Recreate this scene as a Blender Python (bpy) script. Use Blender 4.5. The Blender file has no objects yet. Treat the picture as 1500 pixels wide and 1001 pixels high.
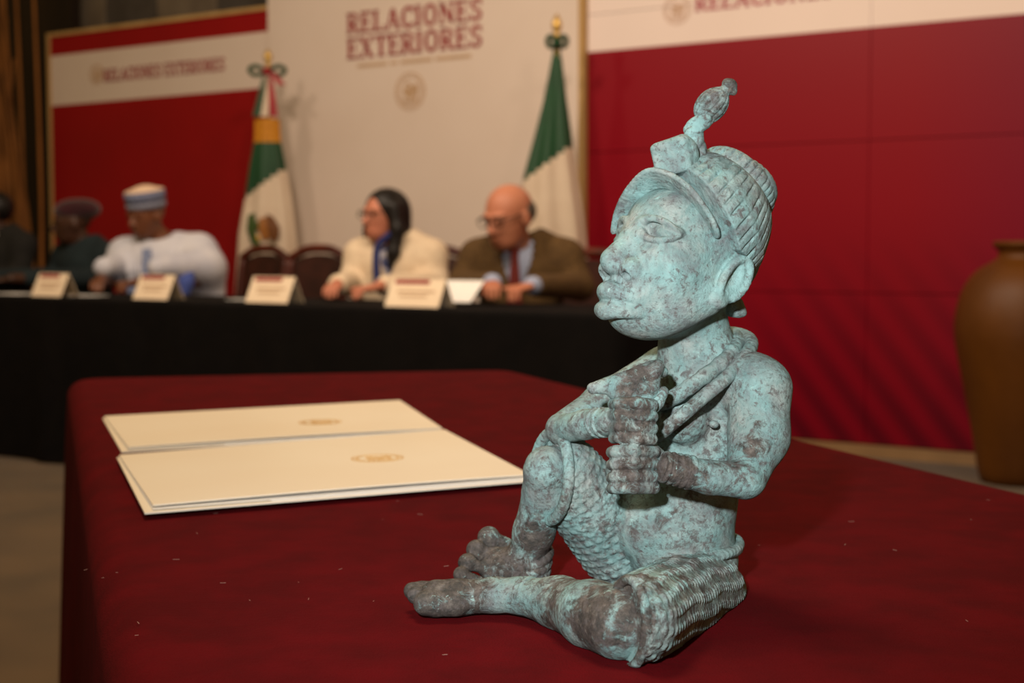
import bpy, bmesh, math, random
import numpy as np
from mathutils import Vector

random.seed(7)
scene = bpy.context.scene
COL = scene.collection

# ------------------------------------------------------------ camera
FPX, HOR, CAMZ = 2083.0, 367.0, 0.96          # 50 mm lens on 36 mm, horizon row, eye height
PITCH = math.atan((500.5 - HOR) / FPX)
cam_d = bpy.data.cameras.new('camera')
cam_d.sensor_width = 36.0
cam_d.lens = FPX / 1500 * 36.0
cam_d.clip_start = 0.02
cam_d.clip_end = 100
cam_d.dof.use_dof = True
cam_d.dof.focus_distance = 0.80
cam_d.dof.aperture_fstop = 10.0
cam = bpy.data.objects.new('camera', cam_d)
COL.objects.link(cam)
cam.location = (0, 0, CAMZ)
cam.rotation_euler = (math.pi / 2 - PITCH, 0, 0)
scene.camera = cam

# ------------------------------------------------------------ world, lights, exposure
world = bpy.data.worlds.new('hall_ambient')
scene.world = world
world.use_nodes = True
bgn = world.node_tree.nodes['Background']
bgn.inputs[0].default_value = (1.0, 0.62, 0.20, 1)
bgn.inputs[1].default_value = 0.17

def light(name, kind, loc, target, energy, color, **kw):
    d = bpy.data.lights.new(name, kind)
    d.energy = energy
    d.color = color
    for k, v in kw.items():
        setattr(d, k, v)
    o = bpy.data.objects.new(name, d)
    COL.objects.link(o)
    o.location = loc
    o.rotation_euler = (Vector(target) - Vector(loc)).to_track_quat('-Z', 'Y').to_euler()
    return o

# the photographer's flash, just above and left of the lens
light('camera_flash', 'SPOT', (-0.11, -0.02, 1.11), (0.04, 0.95, 0.95), 62, (0.97, 0.99, 1.0),
      spot_size=math.radians(56), spot_blend=1.0, shadow_soft_size=0.02)
# warm ceiling lamps: over the small table, and a row before the stage
light('ceiling_lamp', 'AREA', (-0.35, 1.75, 3.5), (-0.25, 1.45, 0.75), 60, (1.0, 0.76, 0.49), shape='DISK', size=0.9)
for lx, ly, e in ((-2.9, 5.3, 20), (-1.5, 4.4, 62), (0.1, 3.5, 60), (1.5, 3.0, 22)):
    light('ceiling_lamp', 'AREA', (lx, ly, 3.55), (lx + 0.9, ly + 2.6, 1.2), e, (1.0, 0.79, 0.60), shape='DISK', size=0.45)

vs = scene.view_settings
vs.view_transform = 'Standard'
vs.look = 'None'
vs.exposure = 0.0
vs.gamma = 1.0
vs.use_curve_mapping = False

# ------------------------------------------------------------ projection helpers (pixel of the photo + distance -> place)
CP, SP = math.cos(PITCH), math.sin(PITCH)
def ray(px, py):
    u = (px - 750.0) / FPX
    v = (500.5 - py) / FPX
    return np.array((u, CP + v * SP, -SP + v * CP))
def S(px, py, Y):
    r = ray(px, py)
    return np.array((0, 0, CAMZ)) + r * (Y / r[1])
def onz(px, py, z):
    r = ray(px, py)
    return np.array((0, 0, CAMZ)) + r * ((z - CAMZ) / r[2])
def R_(rpx, Y):
    return rpx * Y / FPX

# ------------------------------------------------------------ materials
def lin(r, g, b):
    f = lambda c: (c / 255 / 12.92) if c / 255 <= 0.04045 else ((c / 255 + 0.055) / 1.055) ** 2.4
    return (f(r), f(g), f(b), 1)

MATS = {}
def mat(name, c, rough=0.6, c2=None, nscale=8.0, bump=0.0, bscale=60.0, metal=0.0, spec=0.3, sheen=0.0, emit=0.0,
        stretch=(1, 1, 1), lo=0.35, hi=0.65, detail=4.0):
    if name in MATS:
        return MATS[name]
    m = bpy.data.materials.new(name)
    m.use_nodes = True
    nt = m.node_tree
    b = nt.nodes['Principled BSDF']
    b.inputs['Roughness'].default_value = rough
    b.inputs['Metallic'].default_value = metal
    b.inputs['Specular IOR Level'].default_value = spec
    b.inputs['Base Color'].default_value = c
    if sheen:
        b.inputs['Sheen Weight'].default_value = sheen
    tc = nt.nodes.new('ShaderNodeTexCoord')
    mp = nt.nodes.new('ShaderNodeMapping')
    mp.inputs['Scale'].default_value = stretch
    nt.links.new(tc.outputs['Object'], mp.inputs[0])
    if c2 is None:
        c2 = tuple(x * 0.88 for x in c[:3]) + (1,)
    n = nt.nodes.new('ShaderNodeTexNoise')
    n.inputs['Scale'].default_value = nscale
    n.inputs['Detail'].default_value = detail
    nt.links.new(mp.outputs[0], n.inputs['Vector'])
    cr = nt.nodes.new('ShaderNodeValToRGB')
    cr.color_ramp.elements[0].position = lo
    cr.color_ramp.elements[1].position = hi
    cr.color_ramp.elements[0].color = c
    cr.color_ramp.elements[1].color = c2
    nt.links.new(n.outputs['Fac'], cr.inputs[0])
    nt.links.new(cr.outputs[0], b.inputs['Base Color'])
    if emit:
        nt.links.new(cr.outputs[0], b.inputs['Emission Color'])
        b.inputs['Emission Strength'].default_value = emit
    if bump:
        n2 = nt.nodes.new('ShaderNodeTexNoise')
        n2.inputs['Scale'].default_value = bscale
        n2.inputs['Detail'].default_value = 3
        nt.links.new(mp.outputs[0], n2.inputs['Vector'])
        bp = nt.nodes.new('ShaderNodeBump')
        bp.inputs['Strength'].default_value = bump
        bp.inputs['Distance'].default_value = 0.01
        nt.links.new(n2.outputs['Fac'], bp.inputs['Height'])
        nt.links.new(bp.outputs[0], b.inputs['Normal'])
    MATS[name] = m
    return m

# ------------------------------------------------------------ object helpers
def tag(o, label, cat, group=None, kind=None):
    if label:
        o['label'] = label
    if cat:
        o['category'] = cat
    if group:
        o['group'] = group
    if kind:
        o['kind'] = kind
    return o
def thing(name, label, cat, loc=(0, 0, 0), rz=0.0, group=None):
    o = bpy.data.objects.new(name, None)
    o.empty_display_size = 0.05
    COL.objects.link(o)
    o.location = loc
    o.rotation_euler = (0, 0, rz)
    return tag(o, label, cat, group)
def link(name, me, m, parent=None, smooth=False):
    if m is not None:
        me.materials.clear()
        me.materials.append(m)
    if smooth:
        me.polygons.foreach_set('use_smooth', np.ones(len(me.polygons), dtype=bool))
    o = bpy.data.objects.new(name, me)
    COL.objects.link(o)
    if parent is not None:
        o.parent = parent
    return o
def pyd(name, v, f, m, parent=None, off=(0, 0, 0), smooth=False):
    me = bpy.data.meshes.new(name)
    me.from_pydata([tuple(np.array(p, dtype=float) - np.array(off, dtype=float)) for p in v], [], f)
    me.update()
    return link(name, me, m, parent, smooth)
def bmobj(name, bm, m, parent=None, smooth=False):
    bmesh.ops.recalc_face_normals(bm, faces=bm.faces[:])
    me = bpy.data.meshes.new(name)
    bm.to_mesh(me)
    bm.free()
    return link(name, me, m, parent, smooth)
def struct(o):
    o['kind'] = 'structure'
    return o
def bx(bm, c, s, bev=0.0, rot=None):
    """a box of centre c and full size s, bevelled, optionally turned by a 3x3 matrix about its centre"""
    r = bmesh.ops.create_cube(bm, size=1.0)
    vs_ = r['verts']
    for v in vs_:
        v.co = Vector((v.co.x * s[0], v.co.y * s[1], v.co.z * s[2]))
    if bev:
        es = list({e for v in vs_ for e in v.link_edges})
        rb = bmesh.ops.bevel(bm, geom=es, offset=bev, segments=2, affect='EDGES', profile=0.5)
        vs_ = list({v for f in rb['faces'] for v in f.verts} | {v for v in vs_ if v.is_valid})
        seen = set(vs_)
        st = list(vs_)
        while st:
            v = st.pop()
            for e in v.link_edges:
                w = e.other_vert(v)
                if w not in seen:
                    seen.add(w)
                    st.append(w)
        vs_ = list(seen)
    for v in vs_:
        co = v.co.copy()
        if rot is not None:
            co = Vector(np.array(rot) @ np.array(co))
        v.co = co + Vector(c)
def box(name, c, s, m, parent=None, bev=0.004, rot=None):
    bm = bmesh.new()
    bx(bm, c, s, bev, rot)
    return bmobj(name, bm, m, parent)
def lathe(prof, n=48, c=(0, 0, 0), cap=True):
    v, f = [], []
    for r, z in prof:
        for i in range(n):
            a = 2 * math.pi * i / n
            v.append((c[0] + r * math.cos(a), c[1] + r * math.sin(a), c[2] + z))
    for j in range(len(prof) - 1):
        for i in range(n):
            k = (i + 1) % n
            f.append((j * n + i, j * n + k, (j + 1) * n + k, (j + 1) * n + i))
    if cap:
        f.append(tuple(range(n))[::-1])
        f.append(tuple((len(prof) - 1) * n + i for i in range(n)))
    return v, f
def tube(pts, rad, n=10, closed=False):
    pts = [np.array(p, dtype=float) for p in pts]
    if not hasattr(rad, '__len__'):
        rad = [rad] * len(pts)
    v, f = [], []
    N = len(pts)
    prev = None
    for i, p in enumerate(pts):
        a = pts[(i - 1) % N] if (closed or i > 0) else p
        b = pts[(i + 1) % N] if (closed or i < N - 1) else p
        t = b - a
        t = t / (np.linalg.norm(t) + 1e-12)
        if prev is None:
            q = np.array((0, 0, 1.0)) if abs(t[2]) < 0.9 else np.array((1.0, 0, 0))
        else:
            q = prev
        x = q - t * q.dot(t)
        x /= np.linalg.norm(x)
        y = np.cross(t, x)
        prev = x
        for k in range(n):
            an = 2 * math.pi * k / n
            v.append(p + rad[i] * (math.cos(an) * x + math.sin(an) * y))
    for i in range(N if closed else N - 1):
        j = (i + 1) % N
        for k in range(n):
            l = (k + 1) % n
            f.append((i * n + k, i * n + l, j * n + l, j * n + k))
    if not closed:
        f.append(tuple(range(n))[::-1])
        f.append(tuple((N - 1) * n + k for k in range(n)))
    return v, f
def prisms(polys, thick):
    """flat outlines (x, y) thickened along +z"""
    v, f = [], []
    for p in polys:
        b = len(v)
        n = len(p)
        v += [(x, y, 0.0) for x, y in p] + [(x, y, thick) for x, y in p]
        f.append(tuple(b + i for i in range(n))[::-1])
        f.append(tuple(b + n + i for i in range(n)))
        for i in range(n):
            j = (i + 1) % n
            f.append((b + i, b + j, b + n + j, b + n + i))
    return v, f
def spline(pts, n):
    """Catmull-Rom through the given points"""
    P = np.array(pts, dtype=float)
    out = []
    m = len(P)
    for q in np.linspace(0, m - 1 - 1e-9, n):
        i = int(q)
        t = q - i
        p0, p1, p2, p3 = P[max(i - 1, 0)], P[i], P[min(i + 1, m - 1)], P[min(i + 2, m - 1)]
        out.append(0.5 * ((2 * p1) + (p2 - p0) * t + (2 * p0 - 5 * p1 + 4 * p2 - p3) * t * t + (3 * p1 - p0 - 3 * p2 + p3) * t ** 3))
    return np.array(out)

# ------------------------------------------------------------ sculpting helpers: blended volumes meshed into one skin
def unit(a):
    a = np.array(a, dtype=float)
    return a / np.linalg.norm(a)
class Clay:
    def __init__(self, lo, hi, h):
        self.lo = np.array(lo, dtype=float)
        self.h = h
        self.n = np.ceil((np.array(hi) - self.lo) / h).astype(int) + 1
        self.d = np.full(self.n, 1.0, dtype=np.float32)
        self.ax = [(self.lo[i] + h * np.arange(self.n[i])).astype(np.float32) for i in range(3)]
    def op(self, fn, lo, hi, k=0.0, mode='u'):
        m = k + 3 * self.h
        a = np.clip(np.floor((np.array(lo) - m - self.lo) / self.h).astype(int), 0, self.n)
        b = np.clip(np.ceil((np.array(hi) + m - self.lo) / self.h).astype(int) + 1, 0, self.n)
        if (b <= a).any():
            return
        sl = tuple(slice(a[i], b[i]) for i in range(3))
        X = self.ax[0][sl[0]][:, None, None]
        Y = self.ax[1][sl[1]][None, :, None]
        Z = self.ax[2][sl[2]][None, None, :]
        v = fn(X, Y, Z).astype(np.float32)
        s = self.d[sl]
        if mode == 'u':
            if k > 0:
                t = np.clip(0.5 + 0.5 * (s - v) / k, 0, 1)
                r = s * (1 - t) + v * t - k * t * (1 - t)
            else:
                r = np.minimum(s, v)
        else:
            w = -v
            if k > 0:
                t = np.clip(0.5 - 0.5 * (s - w) / k, 0, 1)
                r = s * (1 - t) + w * t + k * t * (1 - t)
            else:
                r = np.maximum(s, w)
        self.d[sl] = r
    def cone(self, a, b, ra, rb=None, k=0.0, mode='u', pat=None):
        a = np.array(a, dtype=float)
        b = np.array(b, dtype=float)
        rb = ra if rb is None else rb
        ab = b - a
        L2 = max(ab.dot(ab), 1e-12)
        L = math.sqrt(L2)
        if pat:
            t_ = ab / L
            e1 = unit(np.cross(t_, (0, 0, 1.0)) if abs(t_[2]) < 0.95 else np.cross(t_, (1.0, 0, 0)))
            e2 = np.cross(t_, e1)
        def fn(X, Y, Z):
            x, y, z = X - a[0], Y - a[1], Z - a[2]
            q = (x * ab[0] + y * ab[1] + z * ab[2]) / L2
            t = np.clip(q, 0, 1)
            d = np.sqrt((x - t * ab[0]) ** 2 + (y - t * ab[1]) ** 2 + (z - t * ab[2]) ** 2) - (ra + (rb - ra) * t)
            if pat:
                ang = np.arctan2(x * e2[0] + y * e2[1] + z * e2[2], x * e1[0] + y * e1[1] + z * e1[2])
                d = d - pat(q * L, ang)
            return d
        r = max(ra, rb)
        self.op(fn, np.minimum(a, b) - r, np.maximum(a, b) + r, k, mode)
    def chain(self, pts, rad, k=0.0, mode='u', blend=0.0):
        if not hasattr(rad, '__len__'):
            rad = [rad] * len(pts)
        for i in range(len(pts) - 1):
            self.cone(pts[i], pts[i + 1], rad[i], rad[i + 1], k, mode)
    def ell(self, c, r, axes=None, k=0.0, mode='u', pat=None):
        c = np.array(c, dtype=float)
        A = np.eye(3) if axes is None else np.array(axes, dtype=float)
        ext = np.sqrt(((A * np.array(r)[:, None]) ** 2).sum(axis=0))
        def fn(X, Y, Z):
            x, y, z = X - c[0], Y - c[1], Z - c[2]
            q = [(x * A[i][0] + y * A[i][1] + z * A[i][2]) for i in range(3)]
            k0 = np.sqrt(sum((q[i] / r[i]) ** 2 for i in range(3)))
            k1 = np.sqrt(sum((q[i] / r[i] ** 2) ** 2 for i in range(3))) + 1e-9
            d = np.where(k0 > 1e-4, k0 * (k0 - 1) / k1, -min(r))
            if pat:
                d = d - pat(q)
            return d
        self.op(fn, c - ext, c + ext, k, mode)
    def brick(self, c, hs, axes=None, rnd=0.0, k=0.0, mode='u'):
        c = np.array(c, dtype=float)
        A = np.eye(3) if axes is None else np.array(axes, dtype=float)
        ext = np.sqrt(((A * np.array(hs)[:, None]) ** 2).sum(axis=0)) * 1.05
        def fn(X, Y, Z):
            x, y, z = X - c[0], Y - c[1], Z - c[2]
            q = [np.abs(x * A[i][0] + y * A[i][1] + z * A[i][2]) - (hs[i] - rnd) for i in range(3)]
            o = np.sqrt(sum(np.maximum(w, 0) ** 2 for w in q))
            return o + np.minimum(np.maximum(np.maximum(q[0], q[1]), q[2]), 0) - rnd
        self.op(fn, c - ext, c + ext, k, mode)
    def floor(self, z):
        self.d = np.maximum(self.d, (z - self.ax[2])[None, None, :])
    def surf(self):
        d = self.d
        s = d < 0
        cnt = np.zeros(tuple(self.n - 1), dtype=np.int8)
        nx, ny, nz = self.n
        cs = [(i, j, k) for i in (0, 1) for j in (0, 1) for k in (0, 1)]
        for i, j, k in cs:
            cnt += s[i:nx - 1 + i, j:ny - 1 + j, k:nz - 1 + k]
        act = (cnt > 0) & (cnt < 8)
        idx = np.argwhere(act)
        val = {c: d[idx[:, 0] + c[0], idx[:, 1] + c[1], idx[:, 2] + c[2]] for c in cs}
        acc = np.zeros((len(idx), 3))
        num = np.zeros(len(idx))
        for c in cs:
            for axn in range(3):
                if c[axn] == 0:
                    c2 = list(c)
                    c2[axn] = 1
                    v0, v1 = val[c], val[tuple(c2)]
                    m = (v0 < 0) != (v1 < 0)
                    t = v0[m] / (v0[m] - v1[m])
                    p = np.tile(np.array(c, dtype=float), (m.sum(), 1))
                    p[:, axn] += t
                    acc[m] += p
                    num[m] += 1
        V = self.lo + self.h * (idx + acc / num[:, None])
        cid = np.full(act.shape, -1, dtype=np.int32)
        cid[act] = np.arange(len(idx))
        Fs = []
        for axn in range(3):
            sl0 = [slice(1, -1)] * 3
            sl1 = [slice(1, -1)] * 3
            sl0[axn] = slice(0, -1)
            sl1[axn] = slice(1, None)
            a, b = s[tuple(sl0)], s[tuple(sl1)]
            e = np.argwhere(a != b)
            if not len(e):
                continue
            inv = a[e[:, 0], e[:, 1], e[:, 2]]
            u, w = (axn + 1) % 3, (axn + 2) % 3
            q = []
            for du, dw in ((0, 0), (1, 0), (1, 1), (0, 1)):
                g = e.copy()
                g[:, u] += du
                g[:, w] += dw
                q.append(cid[g[:, 0], g[:, 1], g[:, 2]])
            q = np.stack(q, axis=1)
            q[~inv] = q[~inv][:, ::-1]
            Fs.append(q)
        Fq = np.concatenate(Fs)
        Fq = Fq[(Fq >= 0).all(axis=1)]
        return V, Fq
def qmesh(name, V, Fq):
    me = bpy.data.meshes.new(name)
    me.vertices.add(len(V))
    me.vertices.foreach_set('co', np.ascontiguousarray(V, dtype=np.float32).ravel())
    me.loops.add(len(Fq) * 4)
    me.loops.foreach_set('vertex_index', np.ascontiguousarray(Fq, dtype=np.int32).ravel())
    me.polygons.add(len(Fq))
    me.polygons.foreach_set('loop_start', np.arange(len(Fq), dtype=np.int32) * 4)
    me.polygons.foreach_set('loop_total', np.full(len(Fq), 4, dtype=np.int32))
    me.update(calc_edges=True)
    me.validate()
    return me
def clayobj(name, cl, m, parent=None, off=(0, 0, 0), attr=None):
    V, Fq = cl.surf()
    me = qmesh(name, V - np.array(off), Fq)
    if attr is not None:
        at = me.attributes.new('brown', 'FLOAT', 'POINT')
        at.data.foreach_set('value', attr(V).astype(np.float32))
    return link(name, me, m, parent, smooth=True)
# ============================================================ the hall
TZ = 0.75
W0 = np.array((1.73, 6.56, 0.0))                         # a point at the foot of the display wall
WU = unit((0.834, -0.552, 0))                            # along the display wall, towards its near end
WN = np.array((WU[1], -WU[0], 0))                        # out of the wall, towards the room
ROT = math.atan2(WU[1], WU[0])                           # turn of everything on the stage
def W(t, z, d=0.0):
    return W0 + WU * t + np.array((0, 0, z)) + WN * d
def wpx(px, py, d=0.0):
    r = ray(px, py)
    o = np.array((0, 0, CAMZ))
    k = (W0 + WN * d - o).dot(WN) / r.dot(WN)
    p = o + r * k
    return (p - W0).dot(WU), p[2]
def wbox(name, t0, t1, z0, z1, d0, d1, m, parent=None, bev=0.0):
    bm = bmesh.new()
    c = W((t0 + t1) / 2, (z0 + z1) / 2, (d0 + d1) / 2)
    if parent is not None:
        c = c - np.array(parent.location if parent.parent is None else parent.parent.location)
    A = np.array((WU, WN, (0, 0, 1))).T
    bx(bm, c, (t1 - t0, abs(d1 - d0), z1 - z0), bev, A)
    return bmobj(name, bm, m, parent)
# floor: brown carpet
m_carpet = mat('brown_carpet', lin(86, 64, 36), 0.95, lin(70, 52, 28), 3.0, 0.5, 240, sheen=0.2)
struct(box('floor', (0.5, 4.0, -0.025), (13, 14, 0.05), m_carpet, bev=0))
# stone wall behind the boards, blocks proud of it
m_stone = mat('grey_stone', lin(120, 108, 92), 0.8, lin(104, 92, 78), 5, 0.2, 40)
m_stone2 = mat('dark_stone', lin(84, 78, 72), 0.8, lin(72, 66, 60), 5, 0.2, 40)
wb = struct(wbox('wall_back', -9.0, 3.5, 0, 3.7, -0.62, -0.52, m_stone2))
t_edges = [wpx(x, 20, -.5)[0] for x in (60, 108, 156, 230, 320, 392, 470)]
for j, (z0, z1) in enumerate(((0.0, 1.2), (1.22, 2.4), (2.42, 3.66))):
    for i in range(len(t_edges) - 1):
        m_ = m_stone if i % 2 == 1 else m_stone2
        c = W((t_edges[i] + t_edges[i + 1]) / 2, (z0 + z1) / 2, -0.51 + 0.004 * (i % 2))
        bm = bmesh.new()
        bx(bm, c, (t_edges[i + 1] - t_edges[i] - 0.02, 0.03, z1 - z0), 0.004, np.array((WU, WN, (0, 0, 1))).T)
        o = bmobj('stone_block', bm, m_, wb)
# dark side wall beyond the boards
m_dark = mat('dark_wood_wall', lin(44, 30, 16), 0.7, lin(30, 20, 11), 4, 0.2, 30, stretch=(1, 1, .15))
t_left = wpx(52, 200, 0)[0]
wl = struct(wbox('wall_left', t_left - 9.0, t_left - .02, 0, 3.7, -0.42, -0.34, m_dark))

# ------------------------------------------------------------ red cloth table in front
BL, BR = onz(97, 553, TZ), onz(750, 540, TZ)
le, re_ = unit(BL - onz(160, 1001, TZ)), unit(BR - onz(1500, 715, TZ))
FL, FR = BL - le * ((BL[1] - 0.24) / le[1]), BR - re_ * ((BR[1] - 0.24) / re_[1])
def draped(name, poly, top, bottom, m, rc, fold, nf, edge=0.022, seed=1, step=0.012, short=None):
    """cloth over a table: flat top, rounded edge, hanging skirt with soft folds (poly counter-clockwise)"""
    rnd = random.Random(seed)
    P = [np.array(p[:2]) for p in poly]
    n = len(P)
    loop, nor = [], []
    for i in range(n):
        a, b, c = P[i - 1], P[i], P[(i + 1) % n]
        u1, u2 = unit(a - b), unit(c - b)
        half = math.acos(max(-1, min(1, u1.dot(u2)))) / 2
        L = rc / math.tan(half)
        cen = b + unit(u1 + u2) * (rc / math.sin(half))
        s0, s1 = b + u1 * L - cen, b + u2 * L - cen
        a0, a1 = math.atan2(s0[1], s0[0]), math.atan2(s1[1], s1[0])
        while a1 < a0:
            a1 += 2 * math.pi
        for q in np.linspace(a0, a1, 14):
            loop.append(cen + rc * np.array((math.cos(q), math.sin(q))))
            nor.append(np.array((math.cos(q), math.sin(q))))
        nb = P[(i + 1) % n]
        nn = P[(i + 2) % n]
        v1, v2 = unit(b - nb), unit(nn - nb)
        h2 = math.acos(max(-1, min(1, v1.dot(v2)))) / 2
        st, en = b + u2 * L, nb + v1 * (rc / math.tan(h2))
        kk = int(np.linalg.norm(en - st) / step)
        nv = np.array((u2[1], -u2[0]))
        for q in np.linspace(0, 1, kk + 2)[1:-1]:
            loop.append(st + (en - st) * q)
            nor.append(nv)
    loop, nor = np.array(loop), np.array(nor)
    N = len(loop)
    arc = np.concatenate(([0], np.cumsum(np.linalg.norm(np.diff(loop, axis=0), axis=1))))
    ph = [rnd.uniform(0, 6.28) for _ in range(4)]
    tot = arc[-1]
    fw = sum(a * np.sin(2 * math.pi * arc / tot * k_ + p) for a, k_, p in zip((1, .6, .35), (nf, int(nf * 1.7), int(nf * 2.6)), ph)) / 1.9
    v, f = [], []
    rings = [(-edge - 0.01, top)]
    for q in np.linspace(0, math.pi / 2, 7):
        rings.append((-edge + edge * math.sin(q), top - edge + edge * math.cos(q)))
    for q in np.linspace(0, 1, 14)[1:]:
        rings.append((0.012 * q, top - edge - (top - edge - bottom) * q))
    for off, z in rings:
        q = max(0.0, (top - edge - z) / (top - edge - bottom))
        o2 = off + fold * (fw + 0.5) * q ** 0.8
        p = loop + nor * np.array(o2).reshape(-1, 1)
        zz = np.full(N, z)
        if short is not None:                         # the speakers' side hangs only a hand's breadth
            away = nor @ np.array(short[:2])
            zs = top - (top - z) * (0.11 / (top - bottom))
            zz = np.where(away > 0.9, np.minimum(top, zs) if z < top else z, z)
        v += [(x, y, w) for (x, y), w in zip(p, zz)]
    # the flat top, closed towards its middle
    mid = loop.mean(axis=0)
    inner0 = np.array(v[:N])[:, :2]
    prev = 0
    for sc in (0.9, 0.7, 0.45, 0.2):
        b0 = len(v)
        v += [(x, y, top) for x, y in mid + (inner0 - mid) * sc]
        for i in range(N):
            k_ = (i + 1) % N
            f.append((prev + i, prev + k_, b0 + k_, b0 + i))
        prev = b0
    v.append((mid[0], mid[1], top))
    for i in range(N):
        f.append((prev + i, prev + (i + 1) % N, len(v) - 1))
    for j in range(len(rings) - 1):
        for i in range(N):
            k_ = (i + 1) % N
            f.append((j * N + i, (j + 1) * N + i, (j + 1) * N + k_, j * N + k_))
    o = pyd(name, v, f, m)
    me = o.data
    me.polygons.foreach_set('use_smooth', np.ones(len(me.polygons), dtype=bool))
    return o
def felt(name, c, c2):
    m = mat(name, c, 0.95, c2, 26.0, 0.0, sheen=0.12, spec=0.08)
    nt = m.node_tree
    b = nt.nodes['Principled BSDF']
    b.inputs['Sheen Tint'].default_value = c
    b.inputs['Sheen Roughness'].default_value = 0.6
    tc = [n for n in nt.nodes if n.type == 'TEX_COORD'][0]
    hs = []
    for sc, dt in ((900, 4), (260, 5)):
        n = nt.nodes.new('ShaderNodeTexNoise')
        n.inputs['Scale'].default_value = sc
        n.inputs['Detail'].default_value = dt
        nt.links.new(tc.outputs['Object'], n.inputs['Vector'])
        hs.append(n.outputs['Fac'])
    ad = nt.nodes.new('ShaderNodeMath')
    nt.links.new(hs[0], ad.inputs[0])
    nt.links.new(hs[1], ad.inputs[1])
    bp = nt.nodes.new('ShaderNodeBump')
    bp.inputs['Strength'].default_value = 0.6
    bp.inputs['Distance'].default_value = 0.0012
    nt.links.new(ad.outputs[0], bp.inputs['Height'])
    nt.links.new(bp.outputs[0], b.inputs['Normal'])
    return m
m_red = felt('dark_red_felt', lin(83, 2, 8), lin(70, 2, 6))
m_blk = mat('black_cloth', lin(12, 10, 10), 0.9, lin(16, 13, 12), 12, 0.2, 200, spec=0.1)
m_ply = mat('plywood', lin(150, 116, 76), 0.6, lin(128, 96, 62), 8, stretch=(1, 8, 1))
m_steel = mat('grey_steel', lin(120, 120, 124), 0.4, metal=0.8)
def inset(poly, d):
    P = [np.array(p) for p in poly]
    n = len(P)
    return [P[i] + unit(P[i - 1] - P[i]) * d + unit(P[(i + 1) % n] - P[i]) * d for i in range(n)]
def table(label, poly, top):
    c = sum(np.array(p) for p in poly) / len(poly)
    t = thing('folding_table', label, 'table', (c[0], c[1], 0))
    q = inset(poly, 0.06)
    n = len(q)
    v = [(p[0] - c[0], p[1] - c[1], top - .034) for p in q] + [(p[0] - c[0], p[1] - c[1], top - .004) for p in q]
    f = [tuple(range(n))[::-1], tuple(range(n, 2 * n))] + [(i, (i + 1) % n, n + (i + 1) % n, n + i) for i in range(n)]
    pyd('table_top', v, f, m_ply, t)
    for p in inset(poly, 0.18):
        lv, lf = tube([(p[0] - c[0], p[1] - c[1], 0), (p[0] - c[0], p[1] - c[1], top - .034)], 0.016, 12)
        pyd('leg', lv, lf, m_steel, t, smooth=True)
    return t
poly1 = [FL, FR, BR, BL]
table('folding table hidden under the dark red cloth', poly1, TZ)
tag(draped('tablecloth', poly1, TZ, 0.012, m_red, 0.06, 0.018, 9, edge=0.028, seed=3), 'dark red felt cloth over the table that carries the bronze figure', 'tablecloth')

# ------------------------------------------------------------ long black table of the speakers
E0, E1 = np.array((-2.38, 6.60, 0)), np.array((0.36, 4.70, 0))
TU = unit(E1 - E0)
TN = np.array((-TU[1], TU[0], 0))                         # away from the camera
if TN[1] < 0:
    TN = -TN
TROT = math.atan2(TU[1], TU[0])
E00 = E0 - TU * 2.3
poly2 = [E00, E1, E1 + TN * 0.62, E00 + TN * 0.62]
table('long table hidden under the black cloth', poly2, TZ)
tag(draped('tablecloth', poly2, TZ, 0.012, m_blk, 0.05, 0.025, 26, edge=0.02, seed=5, step=0.03, short=TN), 'black cloth over the long table of the seated speakers', 'tablecloth')
def TT(px, back):
    """ground point on the line 'back' metres behind the front edge of the speakers' table, under picture column px"""
    k = (px - 750) / FPX
    b = E0 + TN * back
    s = (k * b[1] - b[0]) / (TU[0] - k * TU[1])
    return b + TU * s

# ------------------------------------------------------------ printed boards and video wall
m_frame = mat('pale_wood_edge', lin(196, 160, 104), 0.6, lin(176, 140, 88), 8, stretch=(1, 1, .2))
m_white = mat('white_board_print', lin(222, 206, 194), 0.75, lin(218, 201, 188), 2)
m_redb = mat('crimson_board_print', lin(148, 1, 7), 0.7, lin(140, 1, 6), 2)
m_ink = mat('maroon_ink', lin(150, 40, 46), 0.7)
m_inkg = mat('tan_ink', lin(196, 164, 132), 0.7)

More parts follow.
